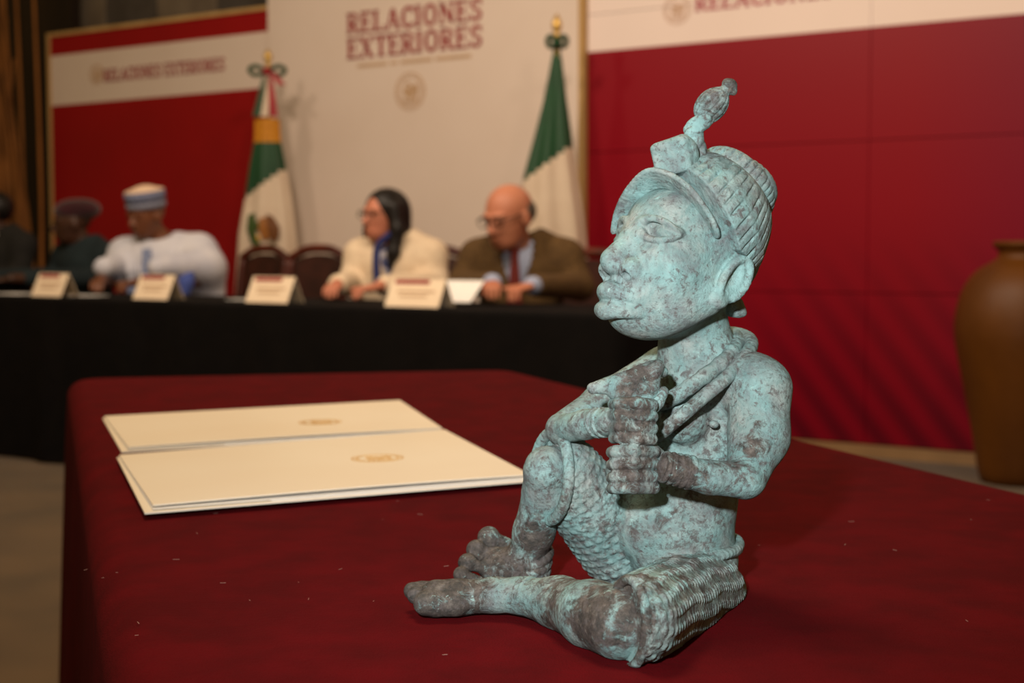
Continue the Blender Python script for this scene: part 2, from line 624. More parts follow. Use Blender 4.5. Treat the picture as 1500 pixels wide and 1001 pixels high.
def seg(x0, y0, x1, y1, w):
    d = np.array((x1 - x0, y1 - y0))
    d = d / np.linalg.norm(d)
    n = np.array((-d[1], d[0])) * w / 2
    a, b = np.array((x0, y0)), np.array((x1, y1))
    return [tuple(a - n), tuple(b - n), tuple(b + n), tuple(a + n)]
def rect(x0, y0, x1, y1):
    return [(x0, y0), (x1, y0), (x1, y1), (x0, y1)]
def arc(cx, cy, rx, ry, a0, a1, w, n=10):
    out = []
    q = np.radians(np.linspace(a0, a1, n + 1))
    for i in range(n):
        o = [(cx + rx * math.cos(t), cy + ry * math.sin(t)) for t in (q[i], q[i + 1])]
        k = [(cx + (rx - w) * math.cos(t), cy + (ry - w * .8) * math.sin(t)) for t in (q[i + 1], q[i])]
        out.append(o + k)
    return out
ST, SL = 0.19, 0.09
def glyph(ch):
    """slab-serif capital in a cell of height 1; returns outlines and advance"""
    p = []
    stem = lambda x: p.extend([rect(x, 0, x + ST, 1), rect(x - .07, 0, x + ST + .07, SL), rect(x - .07, 1 - SL, x + ST + .07, 1)])
    if ch == 'I':
        stem(.08)
        return p, .42
    if ch in 'EL':
        stem(.08)
        p.append(rect(.2, 0, .68, .11))
        p.append(rect(.60, 0, .68, .28))
        if ch == 'E':
            p += [rect(.2, .89, .66, 1), rect(.58, .72, .66, 1), rect(.2, .46, .5, .56), rect(.45, .38, .52, .64)]
        return p, .76
    if ch == 'R':
        stem(.08)
        p += [rect(.2, .9, .42, 1), rect(.2, .43, .42, .53)] + arc(.40, .715, .30, .285, -90, 90, ST * .9) + [seg(.40, .47, .66, .05, ST), rect(.52, 0, .82, SL)]
        return p, .84
    if ch == 'A':
        p += [seg(.10, 0, .40, .97, .12), seg(.72, 0, .42, .97, ST), rect(.22, .28, .62, .38), rect(-.02, 0, .26, SL), rect(.56, 0, .88, SL)]
        return p, .88
    if ch in 'CO':
        p += arc(.44, .5, .40, .52, 40 if ch == 'C' else 0, 320 if ch == 'C' else 360, ST, 20)
        if ch == 'C':
            p += [rect(.68, .66, .76, .98), rect(.70, .06, .76, .26)]
            return p, .84
        return p, .92
    if ch == 'N':
        p += [rect(.12, 0, .24, 1), rect(.68, 0, .80, 1), seg(.14, .98, .78, .02, ST), rect(0, 0, .36, SL), rect(0, 1 - SL, .26, 1), rect(.56, 1 - SL, .92, 1)]
        return p, .96
    if ch == 'S':
        p += arc(.36, .735, .28, .275, 20, 270, ST * .9, 12) + arc(.36, .265, .30, .275, -160, 90, ST * .9, 12) + [rect(.57, .68, .64, .98), rect(.06, .02, .13, .32)]
        return p, .74
    if ch == 'X':
        p += [seg(.14, .97, .70, .03, ST), seg(.70, .97, .14, .03, .11), rect(0, 0, .32, SL), rect(0, 1 - SL, .34, 1), rect(.54, 0, .86, SL), rect(.54, 1 - SL, .86, 1)]
        return p, .88
    if ch == 'T':
        p += [rect(.30, 0, .30 + ST, 1), rect(.04, .89, .75, 1), rect(.04, .70, .11, 1), rect(.68, .70, .75, 1), rect(.20, 0, .60, SL)]
        return p, .80
    return [], .4
def wall_lettering(text, t0, t1, z0, h, d, m, parent):
    """each letter a part; the line fills t0..t1 along the wall, base line z0"""
    gl = [glyph(c) for c in text]
    tot = sum(a for _, a in gl)
    kx = (t1 - t0) / tot
    x = t0
    for (pp, a), ch in zip(gl, text):
        if pp:
            v, f = prisms([[(q[0] * kx, q[1] * h) for q in p] for p in pp], 0.003)
            loc = np.array((parent.parent or parent).location)
            pyd('letter', [W(x + q[0], z0 + q[1], d + q[2]) - loc for q in v], f, m, parent)
        x += a * kx
def eagle_mark():
    """round seal: outer ring, inner dots, spread-winged eagle on a cactus"""
    p = arc(0, 0, 1.0, 1.0, 0, 360, 0.09, 40)
    for i in range(24):
        a0 = i * 15
        p += arc(0, 0, .84, .84, a0, a0 + 9, 0.12, 2)
    p += [[(-.10, -.38), (.16, -.42), (.24, -.05), (.18, .28), (.0, .40), (-.12, .2)]]
    p += [[(.16, .3), (.44, .42), (.56, .18), (.5, -.2), (.36, -.36), (.24, -.05)]]
    p += [[(-.12, .2), (-.34, .3), (-.48, .05), (-.38, -.22), (-.10, -.30)]]
    p += [[(.0, .38), (-.12, .56), (-.30, .50), (-.36, .42), (-.16, .34)]]
    p += [rect(-.34, -.62, .34, -.5), rect(-.05, -.6, .08, -.36), [(-.5, -.5), (-.3, -.56), (-.24, -.4), (-.44, -.3)], [(.5, -.5), (.3, -.56), (.24, -.4), (.44, -.3)]]
    return p
def wall_seal(t, z, r, d, m, parent):
    v, f = prisms([[(q[0] * r, q[1] * r) for q in p] for p in eagle_mark()], 0.003)
    loc = np.array((parent.parent or parent).location)
    return pyd('seal', [W(t + q[0], z + q[1], d + q[2]) - loc for q in v], f, m, parent)

# left board: crimson, white band with the ministry's name
tA, zA = wpx(70, 48)
tB, zB = wpx(393, 10)
zt = (zA + zB) / 2
zs1 = (wpx(75, 82)[1] + wpx(390, 47)[1]) / 2
zs2 = (wpx(75, 154)[1] + wpx(390, 130)[1]) / 2
lb = thing('display_board', 'crimson display board with a white lettered band and thin wooden edge', 'board', tuple(W((tA + tB) / 2, 0)))
wbox('panel', tA + .02, tB, 0.0, zt - .02, -.06, -.005, m_frame, lb)
wbox('crimson_field', tA + .025, tB - .002, 0.02, zs2, -.005, 0.0, m_redb, lb)
lband = wbox('white_band', tA + .025, tB - .002, zs2, zs1, -.005, .0008, m_white, lb)
wbox('crimson_band', tA + .025, tB - .002, zs1, zt - .025, -.005, 0.0, m_redb, lb)
wbox('edge_strip', tA, tA + .025, 0.0, zt, -.06, .012, m_frame, lb)
wbox('edge_strip', tA + .025, tB, zt - .025, zt, -.06, .012, m_frame, lb)
tx0, tx1 = wpx(152, 105)[0], wpx(330, 95)[0]
wall_lettering('RELACIONES EXTERIORES', tx0, tx1, wpx(240, 112)[1], wpx(240, 93)[1] - wpx(240, 112)[1], 0.001, m_ink, lband)
wall_seal(wpx(142, 108)[0], wpx(142, 109)[1], 0.065, 0.001, m_inkg, lband)

# middle board: white with the big name and seal
tC, tD = wpx(394, 200, .03)[0], wpx(856, 200, .03)[0]
cb = thing('display_board', 'tall white display board with two large lines of maroon lettering and a round seal', 'board', tuple(W((tC + tD) / 2, 0)))
cpan = wbox('panel', tC, tD - .035, 0.0, 3.3, -.05, .03, m_white, cb)
wbox('edge_strip', tD - .035, tD, 0.0, 3.3, -.05, .036, m_frame, cb)
x0, x1 = wpx(508, 40, .03)[0], wpx(708, 20, .03)[0]
zb1 = wpx(608, 40, .03)[1]
zb2 = wpx(608, 78, .03)[1]
hh = wpx(608, 46, .03)[1] - wpx(608, 78, .03)[1]
wall_lettering('RELACIONES', x0, x1, zb1, hh, .030, m_ink, cpan)
wall_lettering('EXTERIORES', x0, x1, zb2, hh, .030, m_ink, cpan)
a0, a1 = wpx(524, 97, .03)[0], wpx(690, 85, .03)[0]
zl = wpx(608, 92, .03)[1]
for q0, q1 in ((0, .27), (.30, .36), (.39, .67), (.70, 1.0)):          # small unreadable line under the name
    wbox('printed_line', a0 + (a1 - a0) * q0, a0 + (a1 - a0) * q1, zl, zl + .02, .030, .032, m_inkg, cpan)
wall_seal(wpx(601, 133, .03)[0], wpx(601, 134, .03)[1], 0.105, .030, m_inkg, cpan)

# video wall on the right
def screen_mat():
    m = bpy.data.materials.new('video_wall_screen')
    m.use_nodes = True
    nt = m.node_tree
    b = nt.nodes['Principled BSDF']
    g = nt.nodes.new('ShaderNodeNewGeometry')
    # picture coordinates on the wall: along it and up
    dot = nt.nodes.new('ShaderNodeVectorMath')
    dot.operation = 'DOT_PRODUCT'
    dot.inputs[1].default_value = tuple(WU)
    nt.links.new(g.outputs['Position'], dot.inputs[0])
    sp = nt.nodes.new('ShaderNodeSeparateXYZ')
    nt.links.new(g.outputs['Position'], sp.inputs[0])
    def mth(op, a, c=0.0, clamp=False):
        n = nt.nodes.new('ShaderNodeMath')
        n.operation = op
        n.use_clamp = clamp
        for i, v in enumerate((a, c)):
            if isinstance(v, (int, float)):
                n.inputs[i].default_value = v
            else:
                nt.links.new(v, n.inputs[i])
        return n.outputs[0]
    t = mth('SUBTRACT', dot.outputs['Value'], float(W0.dot(WU)))
    z = sp.outputs['Z']
    # slanting dark bars of the picture, fading out above
    k = mth('ADD', mth('MULTIPLY', t, 1.25), z)
    bars = mth('MULTIPLY', mth('ADD', mth('SINE', mth('MULTIPLY', k, 27.0)), 1.0), 0.5)
    fade = mth('MULTIPLY', mth('SUBTRACT', 1.0, mth('DIVIDE', z, 1.05), True), mth('MULTIPLY', mth('ADD', t, 0.9), 2.0, True), True)
    f1 = mth('MULTIPLY', bars, fade, True)
    def mix(f, a, c):
        n = nt.nodes.new('ShaderNodeMix')
        n.data_type = 'RGBA'
        for i, v in ((0, f), (6, a), (7, c)):
            if isinstance(v, tuple):
                n.inputs[i].default_value = v
            else:
                nt.links.new(v, n.inputs[i])
        return n.outputs[2]
    red = mix(mth('DIVIDE', mth('ADD', t, -0.1), 1.2, True), lin(114, 2, 17), lin(90, 8, 36))
    low = mix(mth('DIVIDE', mth('SUBTRACT', 1.2, z), 1.2, True), red, lin(92, 0, 14))
    c = mix(mth('MULTIPLY', f1, 0.75), low, lin(44, 0, 10))
    n1 = nt.nodes.new('ShaderNodeTexNoise')
    n1.inputs['Scale'].default_value = 1.5
    c = mix(mth('MULTIPLY', n1.outputs['Fac'], 0.06), c, lin(150, 30, 34))
    nt.links.new(c, b.inputs['Base Color'])
    nt.links.new(c, b.inputs['Emission Color'])
    b.inputs['Emission Strength'].default_value = 0.34
    b.inputs['Roughness'].default_value = 0.42
    b.inputs['Specular IOR Level'].default_value = 0.22
    return m
m_scr = screen_mat()
m_scrw = mat('video_wall_white_band', lin(206, 184, 168), 0.5, lin(202, 180, 164), 1.5, emit=0.35)
m_blackp = mat('black_plastic', lin(14, 12, 12), 0.5)
tE, tF = wpx(860, 300)[0], wpx(1272, 300)[0]
pitch = tF - tE
zb = (wpx(1230, 648)[1] + wpx(1410, 661)[1]) / 2
zrow = wpx(1100, 213)[1]
zw = (wpx(860, 78)[1] + wpx(1500, 18)[1]) / 2
vw = thing('video_wall', 'wall of tiled crimson screens with slanting dark bars and a white band above', 'video wall', tuple(W(tE + 1.5, 0)))
wbox('plinth', tE, tE + 3 * pitch, 0.0, zb - .004, -.10, .035, mat('tan_plinth', lin(150, 118, 82), .7), vw)
wbox('backing', tE, tE + 3 * pitch, zb - .004, 3.0, -.10, -.012, m_blackp, vw)
rows = [(zb, (zb + zrow) / 2), ((zb + zrow) / 2, zrow), (zrow, zrow + (zrow - zb) / 2), (zrow + (zrow - zb) / 2, 3.0)]
for r_, (za, zc) in enumerate(rows):
    for c_ in range(3):
        if za < zw - .01 < zc:
            wbox('screen', tE + c_ * pitch + .002, tE + (c_ + 1) * pitch - .002, za + .002, zw - .001, -.012, 0.0, m_scr, vw)
            wbox('screen', tE + c_ * pitch + .002, tE + (c_ + 1) * pitch - .002, zw, zc - .002, -.012, .0006, m_scrw, vw)
        else:
            wbox('screen', tE + c_ * pitch + .002, tE + (c_ + 1) * pitch - .002, za + .002, zc - .002, -.012, 0.0, m_scr if za < zw else m_scrw, vw)
m_inks = mat('maroon_screen_text', lin(150, 52, 62), 0.6, emit=0.3)
hs0 = (wpx(1150, -14)[1] - wpx(1150, 10)[1])
wall_lettering('RELACIONES EXTERIORES', wpx(1018, 18)[0], wpx(1460, 0)[0], wpx(1130, 6)[1], hs0, 0.001, m_inks, vw)
wall_seal(wpx(992, 15)[0], wpx(992, 14)[1], 0.075, 0.001, mat('tan_screen_seal', lin(178, 146, 122), .6, emit=.3), vw)
# ============================================================ the bronze figure
TZ = 0.75                                        # top of both tables
def patina(name, rough=0.72):
    m = bpy.data.materials.new(name)
    m.use_nodes = True
    nt = m.node_tree
    b = nt.nodes['Principled BSDF']
    b.inputs['Roughness'].default_value = rough
    b.inputs['Specular IOR Level'].default_value = 0.25
    tc = nt.nodes.new('ShaderNodeTexCoord')
    def noise(scale, det, dist=0.0, rgh=0.6):
        n = nt.nodes.new('ShaderNodeTexNoise')
        n.inputs['Scale'].default_value = scale
        n.inputs['Detail'].default_value = det
        n.inputs['Roughness'].default_value = rgh
        n.inputs['Distortion'].default_value = dist
        nt.links.new(tc.outputs['Object'], n.inputs['Vector'])
        return n.outputs['Fac']
    def math_(op, a, c, clamp=False):
        n = nt.nodes.new('ShaderNodeMath')
        n.operation = op
        n.use_clamp = clamp
        for i, v in enumerate((a, c)):
            if isinstance(v, (int, float)):
                n.inputs[i].default_value = v
            else:
                nt.links.new(v, n.inputs[i])
        return n.outputs[0]
    def ramp(f, stops):
        n = nt.nodes.new('ShaderNodeValToRGB')
        e = n.color_ramp.elements
        while len(e) < len(stops):
            e.new(0.5)
        for i, (p, c) in enumerate(stops):
            e[i].position = p
            e[i].color = c
        nt.links.new(f, n.inputs[0])
        return n.outputs[0]
    def mix(f, a, c):
        n = nt.nodes.new('ShaderNodeMix')
        n.data_type = 'RGBA'
        nt.links.new(f, n.inputs[0])
        nt.links.new(a, n.inputs[6])
        nt.links.new(c, n.inputs[7])
        return n.outputs[2]
    tq = ramp(noise(30, 9, 0.5, 0.65), [(0.30, lin(92, 118, 118)), (0.46, lin(113, 145, 143)), (0.58, lin(132, 168, 166)), (0.76, lin(134, 152, 146))])
    gr = ramp(noise(85, 9, 0.6, 0.7), [(0.36, lin(106, 128, 124)), (0.60, lin(150, 156, 150))])
    g0 = ramp(noise(21, 8, 0.2), [(0.42, (0, 0, 0, 1)), (0.64, (1, 1, 1, 1))])
    base0 = mix(g0, tq, gr)
    vio = nt.nodes.new('ShaderNodeRGB')
    vio.outputs[0].default_value = lin(98, 96, 98)
    mot = ramp(noise(47, 12, 0.8, 0.74), [(0.48, (0, 0, 0, 1)), (0.66, (0.8, 0.8, 0.8, 1))])
    base = mix(mot, base0, vio.outputs[0])
    br = ramp(noise(170, 7, 0.0, 0.7), [(0.35, lin(42, 36, 33)), (0.52, lin(70, 60, 54)), (0.72, lin(110, 100, 92))])
    at = nt.nodes.new('ShaderNodeAttribute')
    at.attribute_name = 'brown'
    pn = noise(105, 12, 0.6, 0.74)
    amt = math_('ADD', math_('MULTIPLY', at.outputs['Fac'], 0.42), pn)
    fac = ramp(amt, [(0.60, (0, 0, 0, 1)), (0.72, (0.95, 0.95, 0.95, 1))])
    c1 = mix(fac, base, br)
    # small dark pits and pale crust
    spk = ramp(math_('ADD', noise(230, 8, 0.4, 0.72), math_('ADD', math_('MULTIPLY', noise(26, 4), 0.30), math_('MULTIPLY', math_('MINIMUM', at.outputs['Fac'], 0.0), 0.14))), [(0.655, (0, 0, 0, 1)), (0.76, (0.85, 0.85, 0.85, 1))])
    sd_ = nt.nodes.new('ShaderNodeRGB')
    sd_.outputs[0].default_value = lin(86, 80, 78)
    c1 = mix(spk, c1, sd_.outputs[0])
    pit = ramp(noise(420, 4, 0.0, 0.7), [(0.60, (0, 0, 0, 1)), (0.76, (0.7, 0.7, 0.7, 1))])
    dk = nt.nodes.new('ShaderNodeRGB')
    dk.outputs[0].default_value = lin(66, 66, 68)
    c2 = mix(pit, c1, dk.outputs[0])
    cr = ramp(noise(190, 7, 0.3, 0.7), [(0.625, (0, 0, 0, 1)), (0.70, (0.8, 0.8, 0.8, 1))])
    pl = nt.nodes.new('ShaderNodeRGB')
    pl.outputs[0].default_value = lin(152, 184, 178)
    c3 = mix(cr, c2, pl.outputs[0])
    nt.links.new(c3, b.inputs['Base Color'])
    hgt = math_('ADD', math_('ADD', math_('MULTIPLY', noise(330, 6, 0, 0.7), 0.6), noise(120, 5)), math_('MULTIPLY', pit, -0.25))
    bp = nt.nodes.new('ShaderNodeBump')
    bp.inputs['Strength'].default_value = 0.8
    bp.inputs['Distance'].default_value = 0.0019
    nt.links.new(hgt, bp.inputs['Height'])
    nt.links.new(bp.outputs[0], b.inputs['Normal'])
    return m
PAT = patina('green_patina_bronze')

H = 0.00085
LO, HI = (-0.075, 0.66, TZ - 0.006), (0.185, 0.955, 1.075)
def px3(t):
    return S(t[0], t[1], t[2])
def C(cl, pts, k=0.0, mode='u'):
    """chain of (px, py, distance, radius px)"""
    kk = R_(k, 0.83)
    for a, b in zip(pts[:-1], pts[1:]):
        cl.cone(px3(a), px3(b), R_(a[3], a[2]), R_(b[3], b[2]), kk, mode)
def E(cl, c, r, axes=None, k=0.0, mode='u', pat=None):
    cl.ell(px3(c), [R_(x, c[2]) for x in r], axes, R_(k, 0.83), mode, pat)
# colour map of the bare brown metal, spot by spot
BROWN = [(895, 925, .69, 62, .95), (855, 905, .72, 50, .8), (930, 900, .68, 45, .7), (1010, 720, .83, 120, .20), (1100, 620, .81, 80, .13), (805, 720, .85, 70, .14), (1010, 870, .76, 110, .28), (870, 770, .85, 80, .20), (1000, 560, .83, 60, .12), (680, 838, .872, 22, 1.0), (640, 880, .81, 62, 1.0), (600, 865, .81, 40, .9), (700, 815, .89, 46, 1.0), (760, 830, .88, 45, .75), (735, 870, .82, 40, .5),
         (860, 900, .77, 62, .75), (905, 910, .74, 55, .85), (810, 890, .79, 40, .55), (925, 600, .79, 34, .55), (930, 632, .79, 34, .55),
         (990, 690, .79, 40, .7), (925, 690, .79, 32, .55), (1040, 700, .79, 45, .35), (905, 770, .83, 40, .5), (940, 545, .80, 40, .55),
         (1000, 650, .82, 38, .55), (1110, 650, .80, 34, .5), (1045, 150, .85, 24, .6), (1070, 125, .85, 16, .6), (930, 880, .72, 45, .7),
         (980, 860, .75, 70, .42), (1060, 880, .79, 50, .3), (1040, 740, .82, 40, .45), (1000, 590, .82, 30, .4), (820, 730, .84, 26, .35), (780, 790, .86, 30, .7), (800, 805, .87, 24, .9), (1000, 810, .8, 50, .35)]
BP = np.array([S(*b[:3]) for b in BROWN])
def brown(V):
    out = np.zeros(len(V))
    clean = np.exp(-(((V - S(990, 370, .85)) ** 2).sum(axis=1) / R_(125, .85) ** 2) ** 2)      # the head keeps an even skin of patina
    for p, b in zip(BP, BROWN):
        r = R_(b[3], b[2])
        q = ((V - p) ** 2).sum(axis=1) / (r * 1.15) ** 2
        out = np.maximum(out, b[4] * np.exp(-q * 0.8))
    return out - 0.62 * clean * (out < 0.3)

figure = thing('bronze_figure', 'seated bronze figure with green patina and a ribbed cap, on the red cloth', 'statue', tuple(onz(960, 880, TZ)))
FO = np.array(figure.location)
def fpart(name, cl, parent=None, label=None):
    o = clayobj(name, cl, PAT, parent or figure, FO, brown)
    if label:
        o['label'] = label
    return o

# head frame: f = out of the face, s = the figure's left, u = crown
HY, HP, HD = math.radians(58), math.radians(15), 0.855
f0 = np.array((-math.sin(HY), -math.cos(HY), 0))
hs_ = np.array((math.cos(HY), -math.sin(HY), 0))
hf = f0 * math.cos(HP) + np.array((0, 0, math.sin(HP)))
hu = np.cross(hf, hs_)
if hu[2] < 0:
    hu = -hu
HC = S(1018, 400, HD)
U = HD / FPX
HA = np.array((hf, hs_, hu))
def hp(f, s, u):
    return HC + U * (f * hf + s * hs_ + u * hu)
def turn(ax, ang):
    """axes rows turned within the f-u plane"""
    c, s = math.cos(ang), math.sin(ang)
    return np.array((ax[0] * c + ax[2] * s, ax[1], -ax[0] * s + ax[2] * c))
def HE(cl, c, r, k=0.0, mode='u', axes=None, pat=None):
    cl.ell(hp(*c), [x * U for x in r], HA if axes is None else axes, k * U, mode, pat)
def HC_(cl, a, b, ra, rb, k=0.0, mode='u'):
    cl.cone(hp(*a), hp(*b), ra * U, rb * U, k * U, mode)

body = Clay(LO, HI, H)
# --- trunk
E(body, (1006, 820, .868), (76, 62, 50), k=0)
E(body, (984, 765, .868), (92, 78, 78), k=30)
E(body, (1010, 690, .872), (76, 66, 80), k=40)
E(body, (1034, 605, .873), (78, 66, 72), k=40)
C(body, [(1092, 558, .850, 44), (1034, 548, .872, 52), (985, 545, .895, 42)], k=30)      # shoulder line
C(body, [(1022, 560, .872, 58), (1020, 515, .870, 53), (1014, 440, .862, 48)], k=16)    # neck
# chest and nipple on the near side
E(body, (1000, 615, .842), (34, 26, 34), k=26)
E(body, (1046, 622, .838), (7, 6, 6), k=8)

# --- near (left) arm
C(body, [(1113, 570, .838, 48), (1112, 640, .828, 41), (1092, 700, .812, 32)], k=22)
C(body, [(1090, 703, .808, 28), (1040, 700, .800, 25), (985, 687, .794, 23)], k=6)
# --- far (right) arm
C(body, [(968, 552, .905, 40), (890, 592, .885, 33), (822, 628, .862, 23)], k=18)
C(body, [(822, 630, .860, 21), (858, 622, .835, 22), (900, 617, .812, 21)], k=6)
# --- fists: palm, fingers, thumb
E(body, (943, 688, .808), (28, 26, 36), k=8)
for i, (yy, x0, r) in enumerate(((661, 898, 9.8), (679, 898, 9.6), (698, 897, 9.8), (714, 899, 9.4))):
    C(body, [(958, yy + 1, .800, r), (928, yy, .789, r + .8), (902, yy + 1, .794, r), (896, yy + 2, .806, r - 1)], k=1.6)
C(body, [(968, 670, .806, 10), (950, 652, .802, 9), (930, 650, .806, 8.5)], k=3)
E(body, (920, 616, .812), (28, 24, 34), k=6)
for i, (yy, x0, r) in enumerate(((591, 898, 9.8), (608, 896, 9.8), (625, 896, 9.6), (641, 899, 9.0))):
    C(body, [(899, yy + 1, .806, r - .5), (908, yy, .795, r), (935, yy + 1, .789, r + .6), (955, yy + 3, .795, r)], k=1.6)
C(body, [(952, 604, .800, 9), (964, 590, .801, 9), (972, 574, .804, 8)], k=3)      # thumb up beside the beak
# --- far (right) leg, knee raised
C(body, [(905, 800, .885, 54), (870, 740, .872, 48), (826, 690, .862, 34)], k=14)
C(body, [(801, 684, .854, 30), (800, 690, .855, 32), (800, 720, .862, 34), (782, 780, .872, 30), (772, 815, .880, 28)], k=10)
C(body, [(772, 818, .880, 29), (745, 834, .880, 23), (716, 832, .882, 17)], k=12)
C(body, [(745, 822, .882, 18), (718, 812, .887, 13)], k=12)
for x, y, d, r in ((716, 788, .893, 17), (698, 806, .886, 15.5), (685, 825, .878, 14.5), (676, 842, .871, 12.5)):
    C(body, [(x + 26, y + 9, d + .002, r * .55), (x + 12, y + 4, d, r * .62)], k=4)
    E(body, (x, y, d), (r, r, r), k=2)
E(body, (782, 836, .882), (24, 22, 24), k=10)                                         # heel
# --- near (left) leg, folded flat on the cloth
C(body, [(1030, 866, .855, 54), (985, 880, .800, 54), (945, 900, .735, 56)], k=20)
C(body, [(909, 915, .726, 54), (868, 901, .750, 49), (820, 884, .785, 38), (762, 873, .803, 26)], k=14)
C(body, [(762, 873, .803, 26), (725, 872, .807, 25), (670, 876, .806, 26), (640, 874, .806, 25)], k=10)
for x, y, d, r, x2 in ((604, 866, .820, 13, 650), (609, 872, .810, 13.5, 652), (624, 884, .800, 19, 668)):
    C(body, [(x2, y - 1, d, r + 2), (x + 14, y, d, r + 1), (x, y, d - .002, r)], k=4)
# --- head
HE(body, (2, 0, 34), (96, 84, 80), k=20)
HE(body, (52, 0, -4), (84, 76, 98), k=26)
HE(body, (72, 0, -66), (62, 56, 44), k=26)
HE(body, (68, 0, 60), (48, 66, 46), k=24)                  # forehead
HE(body, (66, 50, -22), (42, 28, 50), k=26)                # cheeks
HE(body, (66, -50, -22), (42, 28, 50), k=26)
HE(body, (106, 0, -66), (42, 40, 34), k=20)                # muzzle
HE(body, (84, 0, -97), (32, 34, 17), k=18)                # chin
HC_(body, (16, 62, -42), (72, 40, -86), 22, 20, k=24)      # jaw line
HC_(body, (16, -62, -42), (72, -40, -86), 22, 20, k=24)
for sg in (1, -1):                                         # eye hollow, ball, lids
    HE(body, (142, sg * 44, 32), (30, 37, 27), k=12, mode='s')
    HE(body, (94, sg * 39, 33), (22, 33, 15), k=2)
    for up in (1, -1):
        lid = []
        for q in np.linspace(-1, 1, 11):
            lid.append((119 - 8 * q * q - 14 * q * sg, sg * 40 + 29 * q, 33 + up * 15 * (1 - q * q) ** 0.75 - 3 * q * sg))
        for a, b in zip(lid[:-1], lid[1:]):
            HC_(body, a, b, 5.0, 5.0, k=1)
HC_(body, (104, 0, 52), (122, 0, 16), 18, 17, k=20)        # nose
HC_(body, (122, 0, 16), (146, 0, -20), 17, 20, k=8)
for sg in (1, -1):
    HE(body, (130, sg * 25, -30), (19, 17, 18), k=7)
    HE(body, (140, sg * 14, -46), (10, 6, 8), k=3, mode='s')
    HE(body, (140, sg * 28, -40), (9, 6.5, 7), k=3, mode='s')
def lip(u0, f1, r, dz):
    pts = []
    for q in np.linspace(-1, 1, 11):
        pts.append((f1 - 30 * q * q, 37 * q, u0 + dz * (1 - abs(q)) ** 0.8))
    for i in range(10):
        ra = r * (1 - 0.45 * abs(pts[i][1]) / 37)
        rb = r * (1 - 0.45 * abs(pts[i + 1][1]) / 37)
        HC_(body, pts[i], pts[i + 1], ra, rb, k=4)
lip(-67, 144, 13.5, 4)
lip(-87, 142, 13, -4)
for q0, q1 in zip(np.linspace(-1, 1, 9)[:-1], np.linspace(-1, 1, 9)[1:]):        # the slit between the lips
    HC_(body, (158 - 30 * q0 * q0, 37 * q0, -77), (158 - 30 * q1 * q1, 37 * q1, -77), 3.2, 3.2, k=2, mode='s')
for sg in (1, -1):                                         # ears
    tl = math.radians(17)
    ear = turn(HA, tl)
    HE(body, (-4, sg * 82, -8), (23, 9, 38), k=6, axes=ear)
    HE(body, (0, sg * 94, -5), (13, 11, 24), k=4, mode='s', axes=ear)
    rim = []
    for q in np.linspace(-0.25 * math.pi, 1.30 * math.pi, 20):
        a, b = -20 * math.cos(q - 0.2), 35 * math.sin(q)
        rim.append((-4 + a * math.cos(tl) - b * math.sin(tl), sg * (88 - 0.05 * abs(b)), -8 + b * math.cos(tl) + a * math.sin(tl)))
    for a, b in zip(rim[:-1], rim[1:]):
        HC_(body, a, b, 5.6, 5.6, k=3)
    HE(body, (14, sg * 84, -42), (14, 8, 12), k=6)
body.floor(TZ + 0.0004)
fpart('body', body)

# --- ribbed cap in stepped tiers, leaning back
cap = Clay(hp(-30, 0, 131) - .062, hp(-30, 0, 131) + .062, 0.0007)
TA = math.radians(34)
ca = np.array((hf * math.cos(TA) + hu * math.sin(TA), hs_, -hf * math.sin(TA) + hu * math.cos(TA)))
cc = hp(-30, 0, 131)
def capfn(X, Y, Z):
    x, y, z = X - cc[0], Y - cc[1], Z - cc[2]
    q = [(x * ca[i][0] + y * ca[i][1] + z * ca[i][2]) / U for i in range(3)]
    t = q[2]
    rho = np.sqrt((q[0]) ** 2 + (q[1] / 0.95) ** 2)
    an = np.arctan2(q[1], q[0])
    r1 = 68 + 40 * np.sqrt(np.clip((4 - t) / 66, 0, 1))
    r2 = 48 + 21 * np.sqrt(np.clip(1 - ((t - 16) / 21) ** 2, 0, 1))
    r3 = 53 * np.sqrt(np.clip(1 - (np.clip(t - 30, 0, 60) / 24) ** 2.2, 0, 1))
    g = lambda n, ph: np.clip((np.cos(n * an + ph + 1.2 * np.sin(3 * an + ph) + 0.6 * np.sin(11 * an)) - 0.62) / 0.38, 0, 1)
    w = lambda a, b: np.clip((t - a) / 9, 0, 1) * np.clip((b - t) / 9, 0, 1)
    d1 = np.maximum(rho - r1 + 4.8 * g(38, 0) * w(-120, 2) * np.clip(0.75 + 0.6 * np.sin(t / 7.0 + 4 * an), 0, 1), t - 4)
    d2 = np.maximum(rho - r2 + 4.0 * g(32, 1) * w(4, 34), t - 36)
    rr = np.sqrt((q[0] + 8) ** 2 + (q[1] / 1.15) ** 2)
    d3 = np.maximum((rr - r3 + 3.5 * g(26, 2) * w(36, 58)) * 0.8, t - 56)
    d = np.minimum(np.minimum(d1, d2), d3)
    hx, hy, hz = X - HC[0], Y - HC[1], Z - HC[2]
    lf = (hx * hf[0] + hy * hf[1] + hz * hf[2]) / U
    lu = (hx * hu[0] + hy * hu[1] + hz * hu[2]) / U
    d = np.maximum(d, (lf - 22 - 0.80 * (lu - 48)) * 0.75)
    return np.maximum(d, 30 + 0.22 * lf - lu) * U
cap.op(capfn, cc - .07, cc + .07)
cap_o = fpart('cap', cap)
